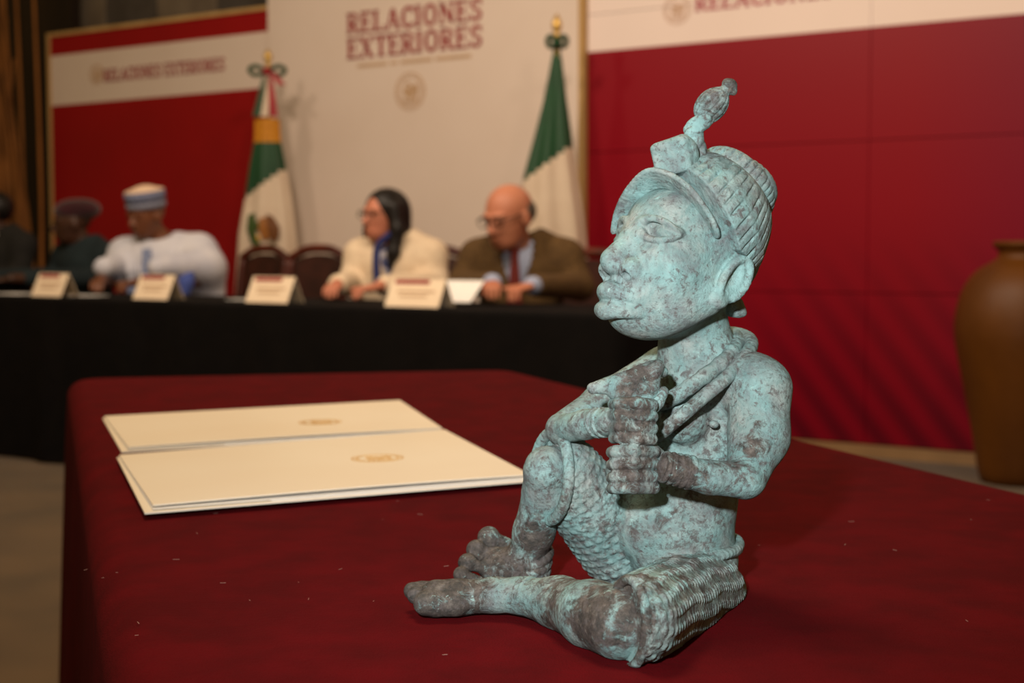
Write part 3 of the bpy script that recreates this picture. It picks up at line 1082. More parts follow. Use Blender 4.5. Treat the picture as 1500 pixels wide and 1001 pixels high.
# --- bonnet-like visor around the forehead
vis = Clay(S(970, 300, .845) - .055, S(970, 300, .845) + .055, 0.0007)
vo = spline([(898, 340, .870), (903, 312, .862), (918, 280, .848), (945, 252, .834), (975, 253, .826), (1006, 272, .820), (1030, 301, .816), (1047, 330, .816), (1051, 346, .819)], 56)
vi = spline([(922, 336, .866), (924, 312, .860), (936, 290, .850), (958, 274, .842), (982, 274, .834), (1006, 290, .828), (1026, 314, .824), (1040, 334, .824), (1046, 344, .826)], 56)
for i in range(55):
    for t in np.linspace(0, 1, 6):
        a = vi[i] * (1 - t) + vo[i] * t
        b = vi[i + 1] * (1 - t) + vo[i + 1] * t
        rr = 4.2 - 0.6 * t
        C(vis, [(*a, rr), (*b, rr)], k=2.5)
fpart('visor', vis, cap_o)
# --- crest: wedge block, twisted stem, bud and knob
cr = Clay(S(935, 275, .79), S(1100, 100, .91), 0.0006)
ax_c = np.array((unit((0.97, -0.20, 0.22)), unit((0.2, 0.98, 0)), unit((-0.22, 0, 0.97))))
cq = math.radians(13)
ax_c = np.array(((math.cos(cq), -.16, math.sin(cq)), (.16, .98, 0), (-math.sin(cq), 0, math.cos(cq))))
ax_c = np.array([unit(a) for a in ax_c])
cr.brick(S(984, 232, .838), [R_(27, .838), R_(20, .838), R_(24, .838)], ax_c, R_(6, .838))
E(cr, (1001, 229, .838), (23, 21, 30), k=6)
C(cr, [(963, 216, .832, 6), (1000, 206, .834, 9)], k=8)
crest_o = fpart('crest_block', cr)
st = Clay(S(935, 275, .79), S(1100, 100, .91), 0.0006)
for ph in (0, 2.1, 4.2):
    pts = []
    for q in np.linspace(0, 1, 22):
        base = spline([(1021, 242, .848), (1019, 214, .848), (1016, 192, .848), (1034, 172, .848)], 22)[int(q * 21)]
        r = 7 - 1.0 * q
        pts.append((base[0] + r * math.cos(ph + 7 * q), base[1] + 0.3 * r * math.cos(ph + 7 * q), base[2] + R_(r, .85) * math.sin(ph + 7 * q), 9.5 - 1.5 * q))
    C(st, pts, k=2)
fpart('crest_stem', st, crest_o)
bd = Clay(S(935, 275, .79), S(1100, 100, .91), 0.0006)
bax = np.array((unit((0.72, -0.1, 0.70)), unit((-0.68, 0.2, 0.7)), unit((0.1, 0.98, 0.05))))
def flute(q):
    an = np.arctan2(q[2], q[1])
    return -1.6 * U * np.clip((np.cos(13 * an) - 0.3) / 0.7, 0, 1)
E(bd, (1042, 155, .850), (29, 22, 22), axes=bax, pat=flute)
C(bd, [(1052, 142, .850, 14), (1063, 132, .850, 7.5)], k=6)
E(bd, (1069, 126, .850), (11, 11, 11), k=3)
C(bd, [(1064, 121, .850, 6), (1074, 134, .850, 6)], k=3)
fpart('crest_bud', bd, crest_o)
# --- hair tail / pendant behind the ear
pe = Clay(S(1030, 480, .80), S(1110, 400, .95), 0.0007)
C(pe, [(1054, 432, .866, 12), (1066, 442, .864, 16)], k=3)
C(pe, [(1066, 440, .862, 15), (1074, 449, .860, 16), (1082, 455, .858, 11), (1089, 459, .858, 5)], k=3)
fpart('ear_pendant', pe)
# --- necklace ropes
nk = Clay(S(900, 680, .76), S(1150, 460, .96), 0.0007)
pts = spline([(1000, 508, .915), (1056, 489, .902), (1094, 495, .876), (1098, 513, .852), (1070, 548, .832), (1030, 582, .822), (988, 618, .822), (955, 640, .835), (935, 610, .868), (950, 550, .900), (1000, 508, .915)], 50)
C(nk, [(p[0], p[1], p[2], 10.5) for p in pts], k=1)
fpart('necklace', nk)
n2 = Clay(S(900, 680, .76), S(1150, 460, .96), 0.0007)
pts = spline([(1005, 505, .915), (1060, 492, .900), (1080, 500, .868), (1062, 528, .842), (1020, 560, .830), (982, 585, .832), (960, 590, .845), (955, 560, .88), (1005, 505, .915)], 46)
C(n2, [(p[0], p[1], p[2], 11.5 + 1.0 * math.sin(i * 2.2)) for i, p in enumerate(pts)], k=2)
fpart('collar', n2)
# --- beak-shaped vessel held in the fists
ve = Clay(S(840, 740, .74), S(1000, 500, .90), 0.0007)
C(ve, [(926, 735, .812, 12), (930, 640, .808, 14), (930, 590, .806, 22)], k=4)
C(ve, [(912, 584, .804, 14), (945, 582, .806, 16)], k=6)
C(ve, [(902, 572, .803, 14), (950, 566, .806, 18)], k=8)
C(ve, [(896, 564, .803, 13), (955, 545, .806, 15)], k=8)
C(ve, [(940, 550, .806, 14), (964, 536, .807, 9)], k=8)
C(ve, [(890, 566, .803, 12), (880, 567, .803, 10), (868, 569, .803, 8.5)], k=3)
C(ve, [(962, 540, .809, 9), (971, 545, .810, 8)], k=3)
fpart('held_vessel', ve)
# --- wrist bands
def band(name, pts, r):
    cl = Clay(LO, HI, 0.0009)
    lo = np.min([px3(p) for p in pts], axis=0) - .03
    hi = np.max([px3(p) for p in pts], axis=0) + .03
    cl = Clay(lo, hi, 0.0007)
    for p in pts:
        a = unit(p[4])
        c = px3(p)
        e1 = unit(np.cross(a, (0, 0.3, 1.0)))
        e2 = np.cross(a, e1)
        R = R_(p[3], p[2])
        ring = [c + R * (math.cos(q) * e1 + math.sin(q) * e2) for q in np.linspace(0, 2 * math.pi, 28)]
        for x, y in zip(ring[:-1], ring[1:]):
            cl.cone(x, y, R_(r, p[2]), None, R_(1.5, p[2]))
    cl.floor(TZ + 0.0004)
    return fpart(name, cl)
ad = S(985, 687, .794) - S(1040, 700, .800)
band('wrist_band', [(974 + 9 * i, 684.5 + 2 * i, .7935 + .001 * i, 19.5 + .5 * i, ad) for i in range(5)], 4.6)
ad = S(900, 617, .812) - S(858, 622, .835)
band('wrist_band', [(876 + 8 * i, 620 - .8 * i, .8245 - .0045 * i, 18.6, ad) for i in range(2)], 4.2)
ad = S(762, 873, .803) - S(820, 881, .785)
band('ankle_band', [(752 + 8 * i, 872 + .6 * i, .805 - .002 * i, 22.6 + i, ad) for i in range(4)], 4.4)
ad = S(772, 815, .880) - S(782, 780, .872)
band('ankle_band', [(770 + 3 * i, 842 - 13 * i, .880, 31 - i, ad + np.array((0.012, 0, -.01))) for i in range(3)], 8)

# --- woven breeches: far thigh with raised knee, near thigh, hems
bc = Clay(LO, HI, 0.00075)
def weave(step, n, amp):
    def pat(t, an):
        row = np.sin(2 * math.pi * t / step + 0.5 * np.sin(2 * an))
        col = np.sin(n * an + 0.5 * math.pi * np.floor(t / step))
        return amp * np.clip(row + 0.25, 0, 1) * np.clip(col + 0.85, 0, 1)
    return pat
def ridge(step, amp, n):
    def pat(t, an):
        return amp * np.clip(np.sin(2 * math.pi * t / step + 2.2 * an) + 0.35, 0, 1) * np.clip(np.sin(n * an + 0.8 * np.sin(t / .011)) + 0.62, 0, 1)
    return pat
bc.cone(S(905, 796, .886), S(868, 744, .874), R_(62, .88), R_(60, .88), R_(6, .83), pat=weave(.0058, 22, .0010))
bc.cone(S(868, 744, .874), S(826, 696, .862), R_(60, .88), R_(58, .86), R_(4, .83), pat=weave(.0054, 26, .0007))
kq = ridge(.0048, .0010, 15)
bc.cone(S(1030, 866, .852), S(990, 880, .795), R_(60, .85), R_(62, .80), R_(8, .83), pat=kq)
bc.cone(S(990, 880, .795), S(932, 908, .716), R_(62, .80), R_(64, .716), R_(8, .83), pat=kq)
E(bc, (1030, 864, .866), (64, 56, 50), k=14)
# open the front: the belly stays bare
E(bc, (975, 752, .838), (74, 74, 74), k=4, mode='s')
# cut the knee ends square
def halfspace(cl, c, nrm, lo, hi):
    c = np.array(c)
    nrm = unit(nrm)
    cl.op(lambda X, Y, Z: (X - c[0]) * nrm[0] * -1 + (Y - c[1]) * nrm[1] * -1 + (Z - c[2]) * nrm[2] * -1, lo, hi, 0, 's')
kd = S(822, 672, .862) - S(870, 740, .872)
kn = unit((-.90, -.42, .10))
halfspace(bc, S(812, 696, .860), kn, S(700, 800, .78), S(850, 600, .95))
kd2 = S(945, 893, .752) - S(1030, 848, .855)
lo_ = np.array((0.0, .66, .74)); hi_ = np.array((.14, .765, .86))
halfspace(bc, S(922, 912, .716), unit((-1, -0.45, 0.10)), lo_, hi_)
bc.floor(TZ + 0.0004)
breeches_o = fpart('breeches', bc)
def hem(c, nrm, r1, r2, r, name='hem', tilt=(0, 0, 1.0)):
    a = unit(nrm)
    e1 = unit(np.cross(a, tilt))
    e2 = np.cross(a, e1)
    ring = [c + r1 * math.cos(q) * e1 + r2 * math.sin(q) * e2 for q in np.linspace(0, 2 * math.pi, 40)]
    lo = np.min(ring, axis=0) - r * 2
    hi = np.max(ring, axis=0) + r * 2
    cl = Clay(lo, hi, 0.0007)
    for x, y in zip(ring[:-1], ring[1:]):
        cl.cone(x, y, r, None, .0006)
    cl.floor(TZ + 0.0004)
    return fpart(name, cl, breeches_o)
hem(S(807, 698, .860), kn, R_(57, .86), R_(65, .86), R_(8.5, .86))
hem(S(920, 914, .716), (-1, -0.45, 0.10), R_(54, .716), R_(65, .716), R_(7.5, .716))
# --- beaded belt
belt = Clay(S(1004, 801, .868) - np.array((.05, .045, .02)), S(1004, 801, .868) + np.array((.05, .045, .02)), 0.0007)
N = 64
for i in range(N):
    q = 2 * math.pi * i / N
    c = S(1004, 801, .868) + np.array((R_(80, .868) * math.cos(q), R_(72, .868) * math.sin(q), -0.004 * math.cos(q + 2.4)))
    belt.ell(c, [R_(7, .86)] * 3, None, .0006)
    c2 = S(1004, 801, .868) + np.array((R_(77, .868) * math.cos(q + .05), R_(66, .868) * math.sin(q + .05), 0))
    belt.ell(c2, [R_(9, .86)] * 3, None, .0006)
fpart('belt', belt)
# ============================================================ folders on the red cloth
m_paper = mat('cream_card', lin(246, 236, 218), 0.32, lin(242, 229, 208), 3, spec=0.45)
m_sheet = mat('white_paper', lin(232, 230, 226), 0.7, lin(224, 222, 220), 5)
m_gold = mat('gold_foil', lin(222, 188, 136), 0.45, lin(206, 168, 112), 30)
def slab(name, c4, zb4, th, m, parent, off, nu=10, bow=0.0):
    """thin sheet through four ground corners (counter-clockwise), heights zb4 at the corners, optional bow"""
    c4 = [np.array(c[:2]) for c in c4]
    v, f = [], []
    n = nu + 1
    for layer in (0, 1):
        for i in range(n):
            for j in range(n):
                a, b = i / nu, j / nu
                w = ((1 - a) * (1 - b), a * (1 - b), a * b, (1 - a) * b)
                p = sum(wi * c for wi, c in zip(w, c4))
                z = sum(wi * c for wi, c in zip(w, zb4)) + layer * th + bow * math.sin(math.pi * a) * (1 - b)
                v.append((p[0], p[1], z))
    for i in range(nu):
        for j in range(nu):
            q = (i * n + j, (i + 1) * n + j, (i + 1) * n + j + 1, i * n + j + 1)
            f.append(q[::-1])
            f.append(tuple(k + n * n for k in q))
    rim = [(i, 0) for i in range(n)] + [(nu, j) for j in range(1, n)] + [(i, nu) for i in range(nu - 1, -1, -1)] + [(0, j) for j in range(nu - 1, 0, -1)]
    for k in range(len(rim)):
        a, b = rim[k], rim[(k + 1) % len(rim)]
        ia, ib = a[0] * n + a[1], b[0] * n + b[1]
        f.append((ia, ib, ib + n * n, ia + n * n))
    return pyd(name, v, f, m, parent, off)
def folder(label, pc, z0, seal_px, lift):
    """pc: picture corners front-left, front-right, back-right, back-left of the lower cover"""
    g = [onz(x, y, z0) for x, y in pc]
    c = sum(g) / 4
    t = thing('document_folder', label, 'folder', (c[0], c[1], z0), group='document folders')
    off = np.array((c[0], c[1], z0))
    slab('back_cover', g, (z0,) * 4, .0012, m_paper, t, off, 4)
    def ins(a, b, d0, d1):          # shrink front edge by fractions
        u = [g[0] + (g[1] - g[0]) * a + (g[3] - g[0]) * d0, g[1] + (g[0] - g[1]) * b + (g[2] - g[1]) * d0,
             g[2] + (g[3] - g[2]) * b * .3 - (g[2] - g[1]) * d1, g[3] + (g[2] - g[3]) * a * .3 - (g[3] - g[0]) * d1]
        return u
    slab('inner_sheet', ins(.30, .02, .012, .01), (z0 + .0013, z0 + .0013, z0 + .0012, z0 + .0012), .0005, m_sheet, t, off, 6)
    slab('inner_sheet', ins(.02, .012, .02, .01), (z0 + .0020, z0 + .0020, z0 + .0018, z0 + .0018), .0005, m_sheet, t, off, 6)
    fc = ins(.022, .004, .035, .0)
    zz = (z0 + .0028 + lift, z0 + .0026 + lift, z0 + .0024, z0 + .0024)
    cov = slab('front_cover', fc, zz, .0011, m_paper, t, off, 12, bow=.0012)
    # foil seal lying on the cover
    ux, uy = unit((fc[1] - fc[0])[:2]), unit((fc[3] - fc[0])[:2])
    sc = onz(seal_px[0], seal_px[1], z0 + .0045)
    v, f = prisms([[(q[0] * .0265, q[1] * .0265) for q in p] for p in eagle_mark()], .0003)
    F4 = [np.array((*p[:2], z)) for p, z in zip(fc, zz)]
    nrm = np.cross(F4[1] - F4[0], F4[3] - F4[0])
    nrm /= nrm[2]
    vv = []
    wu, wv = fc[1][:2] - fc[0][:2], fc[3][:2] - fc[0][:2]
    for q in v:
        p = sc[:2] + ux * q[0] + uy * q[1]
        d = p - fc[0][:2]
        ab = np.linalg.solve(np.array((wu, wv)).T, d)
        a, b = ab
        w = ((1 - a) * (1 - b), a * (1 - b), a * b, (1 - a) * b)
        z = sum(wi * zi for wi, zi in zip(w, zz)) + .0011 + .0012 * math.sin(math.pi * a) * (1 - b) + .00012 + q[2]
        vv.append((p[0], p[1], z))
    o = pyd('seal', vv, f, m_gold, cov, off)
    o['label'] = 'gold foil seal with an eagle'
    return t
folder('cream document folder with a gold seal, lapped under the other folder', [(178, 664), (652, 634), (586, 590), (150, 614)], TZ + .0006, (469, 619), .0005)
folder('cream document folder with a gold seal, lying nearest the bronze figure', [(212, 754), (784, 706), (652, 634), (171, 672)], TZ + .0046, (553, 672), .0012)

# pale lint on the felt
lv, lf = [], []
for i in range(46):
    x, y = random.uniform(120, 1480), random.uniform(720, 995)
    p = onz(x, y, TZ + .0002)
    if abs(p[0] - 0.09) < .12 and .68 < p[1] < .95:
        continue
    a, L, w = random.uniform(0, 3.14), random.uniform(.0006, .0024), .00022
    d, n_ = np.array((math.cos(a), math.sin(a), 0)), np.array((-math.sin(a), math.cos(a), 0))
    b = len(lv)
    for zz in (0, .0002):
        lv += [p - d * L - n_ * w + (0, 0, zz), p + d * L - n_ * w + (0, 0, zz), p + d * L + n_ * w + (0, 0, zz), p - d * L + n_ * w + (0, 0, zz)]
    lf += [(b + 3, b + 2, b + 1, b), (b + 4, b + 5, b + 6, b + 7)] + [(b + k, b + (k + 1) % 4, b + 4 + (k + 1) % 4, b + 4 + k) for k in range(4)]
tag(pyd('lint', lv, lf, mat('pale_lint', lin(150, 110, 100), .9)), 'tiny pale lint specks scattered over the dark red felt cloth', 'lint', kind='stuff')

# ============================================================ clay jar by the video wall
m_clay = mat('brown_glazed_clay', lin(98, 56, 9), 0.5, lin(66, 34, 5), 2.6, 0.12, 40, stretch=(1, 1, .6), lo=.3, hi=.7)
jy = 5.86
jc = S(1496, 500, jy)
sc = jy / FPX
zf = lambda py: S(1496, py, jy)[2]
prof = [(54, 701), (58, 690), (66, 640), (80, 570), (92, 510), (95, 480), (92, 450), (82, 420), (66, 398), (46, 385), (36, 378), (35, 368), (41, 362), (43, 356), (38, 353), (32, 356)]
pts = spline([(r * sc, max(0.0, zf(y))) for r, y in prof], 60)
pts[0][1] = 0.0
jar = thing('clay_jar', 'tall brown clay jar standing on the floor by the video wall', 'jar', (jc[0], jc[1], 0))
v, f = lathe([(p[0], max(p[1], 0.0)) for p in pts[:52]], 56)
pyd('jar_body', v, f, m_clay, jar, smooth=True)
v, f = lathe([(p[0], p[1]) for p in pts[51:]] + [(28 * sc, zf(362)), (28 * sc, zf(385))], 56, cap=False)
pyd('rim', v, f, m_clay, jar, smooth=True)

# ============================================================ dried stalks in the dark corner
m_stalk = mat('dry_brown_stalk', lin(150, 96, 44), 0.8, lin(96, 58, 22), 6, .3, 30, stretch=(1, 1, .3))
sb_ = W(wpx(20, 300, .12)[0], 0, .12)
bun = thing('stalk_bundle', 'tall bundle of dry brown stalks in the corner beside the crimson board', 'dried plant', tuple(sb_))
rs = random.Random(4)
for i in range(30):
    t0 = rs.uniform(-.42, .18)
    lean = rs.uniform(-.32, .10)
    H_ = rs.uniform(2.2, 2.95)
    pp = spline([WU * t0 + WN * rs.uniform(-.06, .06), WU * (t0 + lean * .3 + rs.uniform(-.05, .05)) + WN * rs.uniform(-.07, .08) + np.array((0, 0, H_ * .45)),
                 WU * (t0 + lean + rs.uniform(-.05, .05)) + WN * rs.uniform(-.08, .08) + np.array((0, 0, H_))], 12)
    v, f = tube(pp, list(np.linspace(rs.uniform(.018, .034), .010, 12)), 8)
    pyd('stalk', v, f, m_stalk, bun, smooth=True)

# ============================================================ flags
m_green = mat('green_satin', lin(4, 68, 32), 0.5, lin(3, 56, 26), 6, sheen=.2)
m_whitec = mat('white_satin', lin(214, 196, 174), 0.55, lin(206, 186, 164), 6, sheen=.2)
m_redc = mat('red_satin', lin(160, 16, 30), 0.5, lin(140, 12, 26), 6, sheen=.2)
m_yel = mat('gold_fringe', lin(206, 140, 30), 0.6, lin(176, 112, 20), 90)
m_pole = mat('brass_pole', lin(214, 176, 100), 0.35, metal=.6)
def flag(label, px, Y, spec):
    """spec: picture rows of finial tip, bow, cloth start, green/white line left and right, hem; half widths by row"""
    b = S(px, 400, Y)
    b[2] = 0
    t = thing('flag', label, 'flag', tuple(b), group='flags in front of the white board')
    z = lambda py: S(px, py, Y)[2]
    k = Y / FPX
    v, f = lathe([(.14, 0), (.14, .02), (.05, .05), (.03, .09)], 28)
    pyd('base', v, f, m_pole, t, smooth=True)
    v, f = tube([(0, 0, .05), (0, 0, z(spec['pole']))], .013, 12)
    pyd('pole', v, f, m_pole, t, smooth=True)
    zt_, zb_ = z(spec['tip']), z(spec['pole'])
    h = zt_ - zb_
    v, f = lathe([(.012, zb_), (.02, zb_ + .1 * h), (.012, zb_ + .2 * h), (.022, zb_ + .35 * h), (.026, zb_ + .55 * h), (.016, zb_ + .8 * h), (.003, zt_)], 16)
    pyd('finial', v, f, m_pole, t, smooth=True)
    # hanging cloth: a folded sheet wrapped round the pole, closed at the back
    NA, NZ = 96, 70
    rows_ = spec['rows']           # (py, left px, right px)
    pr = np.array(rows_, dtype=float)
    ys = np.linspace(pr[0][0], pr[-1][0], NZ)
    V = np.zeros((NZ, NA, 3))
    PX = np.zeros((NZ, NA))
    for i, y in enumerate(ys):
        xl, xr = np.interp(y, pr[:, 0], pr[:, 1]), np.interp(y, pr[:, 0], pr[:, 2])
        cx, hw = (xl + xr) / 2 - px, (xr - xl) / 2
        for j in range(NA):
            a = 2 * math.pi * j / NA
            fl = 1 + 0.10 * math.sin(a * 7 + y * .006) * min(1, (y - ys[0]) / 60)
            x = cx + hw * math.cos(a) * (1 + (fl - 1) * abs(math.sin(a)))
            dy = -hw * 0.55 * math.sin(a) * fl
            V[i, j] = (x * k, dy * k, z(y))
            PX[i, j] = px + x
    def bandof(i, j):
        y = ys[i]
        x = PX[i, j]
        gx0, gy0, gx1, gy1 = spec['gw']
        lim = gy0 + (gy1 - gy0) * (x - gx0) / (gx1 - gx0)
        if 'gold' in spec and y < spec['gold'][1]:
            return 'y' if y > spec['gold'][0] else 'r'
        if y < lim:
            return 'g'
        wx0, wy0, wx1, wy1 = spec['wr']
        lim2 = wy0 + (wy1 - wy0) * (x - wx0) / (wx1 - wx0)
        return 'w' if y < lim2 else 'e'
    # vertices slide along the slanting colour lines so the borders stay straight
    faces = {q: [] for q in 'ygwre'}
    for i in range(NZ - 1):
        for j in range(NA):
            jj = (j + 1) % NA
            faces[bandof(i, j)].append((i * NA + j, i * NA + jj, (i + 1) * NA + jj, (i + 1) * NA + j))
    flat = V.reshape(-1, 3)
    for q, nm, m in (('g', 'green_band', m_green), ('w', 'white_band', m_whitec), ('e', 'red_band', m_redc), ('y', 'gold_fringe', m_yel)):
        if faces[q]:
            used = sorted({i for fc in faces[q] for i in fc})
            mp = {u: n for n, u in enumerate(used)}
            pyd(nm, [flat[u] for u in used], [tuple(mp[i] for i in fc)[::-1] for fc in faces[q]], m, t, smooth=True)
    # bow and ribbons
    bz = z(spec['bow'])
    v, f = tube([(-.022, -.03, bz), (.022, -.03, bz)], .024, 10)
    knot = pyd('bow_knot', v, f, m_redc if 'gold' in spec else m_green, t, smooth=True)
    for sgn, m, nm in ((-1, m_green, 'bow_loop'), (1, m_green, 'bow_loop')):
        w = spec.get('boww', 20) * k
        lp = spline([(0, -.02, bz), (sgn * w * .6, -.045, bz + .03), (sgn * w, -.03, bz + .012), (sgn * w * .7, -.02, bz - .018), (0, -.02, bz)], 16)
        v, f = tube(lp, .013, 8)
        pyd(nm, v, f, m, knot, smooth=True)
    for x0, x1, y0, y1, m in spec.get('ribbons', ()):
        w = .5 * spec.get('rw', 11) * k
        zz0, zz1 = z(y0), z(y1)
        xa, xb = (x0 - px) * k, (x1 - px) * k
        bm = bmesh.new()
        vs0 = [bm.verts.new(p) for p in ((xa - w * .6, -.045, zz0), (xa + w * .6, -.045, zz0), (xb + w, -.058, zz1), (xb - w, -.058, zz1), (xa - w * .6, -.035, zz0), (xa + w * .6, -.035, zz0), (xb + w, -.046, zz1), (xb - w, -.046, zz1))]
        for q in ((0, 1, 2, 3), (7, 6, 5, 4), (0, 4, 5, 1), (1, 5, 6, 2), (2, 6, 7, 3), (3, 7, 4, 0)):
            bm.faces.new([vs0[i] for i in q])
        bmobj('ribbon', bm, m, knot)
    return t, V, ys
p1 = W(wpx(396, 300, .34)[0], 0, .34)
fl1, V1, ys1 = flag('green white and red flag with an eagle emblem, ribbons and gold fringe', 396, p1[1],
     dict(tip=72, pole=96, bow=106, rows=[(112, 390, 404), (135, 386, 408), (170, 376, 412), (205, 375, 413), (245, 367, 421), (290, 360, 428), (345, 350, 434), (440, 343, 440), (520, 342, 440), (590, 348, 434)],
          gold=(170, 204), gw=(360, 290, 420, 244), wr=(345, 560, 440, 500), boww=26, rw=12,
          ribbons=((394, 381, 112, 172, m_green), (396, 392, 112, 172, m_whitec), (400, 406, 112, 172, m_redc), (404, 418, 108, 126, m_redc))))
p2 = W(wpx(815, 300, .34)[0], 0, .34)
fl2, V2, ys2 = flag('green white and red flag hanging behind the bald man, bare of ribbons', 815, p2[1],
     dict(tip=20, pole=56, bow=64, rows=[(66, 811, 819), (100, 805, 824), (150, 795, 830), (205, 781, 838), (260, 766, 846), (320, 757, 855), (388, 752, 863), (470, 756, 850), (590, 770, 846)],
          gw=(766, 264, 840, 208), wr=(770, 560, 860, 386), boww=14))
# emblem on the first flag, laid on its cloth
m_eb = mat('emblem_brown', lin(104, 62, 24), .6)
m_eg = mat('emblem_green', lin(66, 88, 44), .6)
m_ey = mat('emblem_yellow', lin(206, 150, 50), .6)
def on_flag(V, ys, px, Y, xp, yp):
    i = int(np.clip(np.interp(yp, ys, np.arange(len(ys))), 0, len(ys) - 1))
    x = (xp - px) * Y / FPX
    row = V[i]
    cand = [(abs(r[0] - x), r[1]) for r in row if r[1] <= np.median(row[:, 1])]
    return np.array((x, min(cand)[1] - .026, S(px, yp, Y)[2]))
def emblem_piece(name, outl, m):
    n = len(outl)
    a = [on_flag(V1, ys1, 396, p1[1], x, y) for x, y in outl]
    v = a + [p + np.array((0, .004, 0)) for p in a]
    c = sum(a) / n
    c[1] = min(p[1] for p in a) - .002
    v.append(c)
    f = [(i, (i + 1) % n, 2 * n) for i in range(n)] + [(i, n + i, n + (i + 1) % n, (i + 1) % n) for i in range(n)] + [tuple(range(2 * n - 1, n - 1, -1))]
    pyd(name, v, f, m, [c for c in fl1.children if c.name.startswith('white_band')][0])
emblem_piece('emblem_wing', [(396, 314), (405, 318), (414, 332), (414, 346), (406, 356), (398, 346), (394, 330)], m_eb)
emblem_piece('emblem_body', [(386, 320), (398, 318), (400, 336), (398, 352), (390, 350), (384, 336)], mat('emblem_light_brown', lin(150, 96, 40), .6))
emblem_piece('emblem_wreath', [(368, 316), (379, 312), (379, 336), (384, 352), (392, 364), (382, 370), (372, 354), (366, 336)], m_eg)
emblem_piece('emblem_cactus', [(378, 326), (384, 324), (385, 336), (380, 338)], m_eg)
emblem_piece('emblem_base', [(376, 342), (386, 346), (388, 352), (380, 354)], m_ey)
emblem_piece('emblem_wreath', [(386, 360), (398, 358), (408, 356), (404, 362), (394, 366)], m_eg)

# ============================================================ chairs
m_wood = mat('red_brown_wood', lin(92, 36, 20), 0.4, lin(66, 24, 14), 10, stretch=(1, 1, .3), spec=.4)
m_lea = mat('dark_brown_leather', lin(60, 28, 20), 0.45, lin(42, 20, 14), 14, .15, 90, spec=.4)
def chair(label, px, back, rz=0.0, w=.40, top=.97):
    p = TT(px, back)
    t = thing('leather_chair', label, 'chair', (p[0], p[1], 0), TROT + rz, 'leather chairs behind the long table')
    box('seat', (0, 0, .365), (w, .44, .07), m_lea, t, .025)
    box('seat_frame', (0, 0, .312), (w + .02, .46, .036), m_wood, t, .006)
    for sx in (-1, 1):
        for sy in (-1, 1):
            v, f = tube([(sx * (w / 2 - .02), sy * .19, .30), (sx * (w / 2 - .015), sy * .20, 0)], [.022, .016], 10)
            pyd('leg', v, f, m_wood, t, smooth=True)
        v, f = tube(spline([(sx * w / 2, .21, .30), (sx * w / 2, .225, .66), (sx * (w / 2 - .002), .26, top - .05)], 10), .02, 10)
        pyd('back_post', v, f, m_wood, t, smooth=True)
    v, f = tube(spline([(-w / 2, .26, top - .05), (-w / 4, .265, top - .008), (0, .268, top), (w / 4, .265, top - .008), (w / 2, .26, top - .05)], 16), .022, 10)
    pyd('top_rail', v, f, m_wood, t, smooth=True)
    n = 12
    outl = [(-w / 2 + .02, .50), (w / 2 - .02, .50)] + [(x, top - .03 - .045 * (x / (w / 2)) ** 2) for x in np.linspace(w / 2 - .02, -w / 2 + .02, n)]
    vv, ff = prisms([outl], .05)
    pyd('backrest', [(q[0], .215 + q[2] + .10 * (q[1] - .5), q[1]) for q in vv], ff, m_lea, t)
    return t
chair('leather chair beside the man in the white robe, standing empty', 336, 1.24, w=.33)
chair('empty leather chair standing in front of the flag with the eagle emblem', 421, 1.02, rz=.12, w=.34)
chair('leather chair on which the woman in the white jacket sits', 598, 1.02, rz=.35, w=.46)
chair('leather chair on which the bald man sits', 812, 1.02, w=.46, top=.95)

# ============================================================ name cards and papers on the black table
m_card = mat('ivory_card', lin(238, 218, 190), .6, lin(232, 210, 182), 5)
def name_card(label, px, wpx_, py, back=.11, rz=0.0):
    p = TT(px, back)
    w = wpx_ * p[1] / FPX
    t = thing('name_card', label, 'name card', (p[0], p[1], TZ), TROT + rz, 'name cards on the black table')
    h, d = .105, .05
    th = .0025
    for nm, s in (('front_face', -1), ('back_face', 1)):
        v = [(-w / 2, s * d, 0), (w / 2, s * d, 0), (w / 2, 0, h), (-w / 2, 0, h)]
        n_ = unit((0, s * h, d)) * th
        v = v + [tuple(np.array(q) - n_) for q in v]
        f = [(0, 1, 2, 3), (7, 6, 5, 4), (0, 4, 5, 1), (1, 5, 6, 2), (2, 6, 7, 3), (3, 7, 4, 0)]
        o = pyd(nm, v, f, m_card, t)
        if s < 0:
            face = o
    def strip(x0, x1, a0, a1, m):
        pt = lambda x, a: np.array((x * w, -d + d * a, h * a)) + unit((0, -h, d)) * .0004
        v = [pt(x0, a0), pt(x1, a0), pt(x1, a1), pt(x0, a1)]
        nn = unit((0, -h, d)) * .0006
        v += [q + nn for q in v]
        pyd('printed_line', v, [(3, 2, 1, 0), (4, 5, 6, 7), (0, 1, 5, 4), (1, 2, 6, 5), (2, 3, 7, 6), (3, 0, 4, 7)], m, face)
    strip(-.42, .22, .80, .95, m_ink)
    strip(-.34, .36, .50, .58, m_inkg)
    strip(-.28, .24, .34, .41, m_inkg)
    return t
name_card('ivory tent name card in front of the man in the burgundy cap', 80, 68, 412)
name_card('ivory tent name card in front of the man in the white robe', 232, 74, 420)
name_card('ivory tent name card in front of the empty chairs', 402, 84, 428)
name_card('widest ivory tent name card, between the woman and the bald man', 614, 100, 437)
def paper(label, px, back, w, d, z, rz=0.0, tilt=0.0, name='paper_sheet'):
    p = TT(px, back)
    c, s = math.cos(tilt), math.sin(tilt)
    o = box(name, (0, 0, 0), (w, d, .002), m_sheet, None, 0)
    o.location = (p[0], p[1], z)
    o.rotation_euler = (tilt, 0, TROT + rz)
    return tag(o, label, 'paper')
paper('white sheet lying before the man at the end of the black table', 22, .2, .22, .16, TZ + .0015)
paper('white sheet lying between the two name cards by the white robe', 128, .22, .16, .12, TZ + .0015, .3)
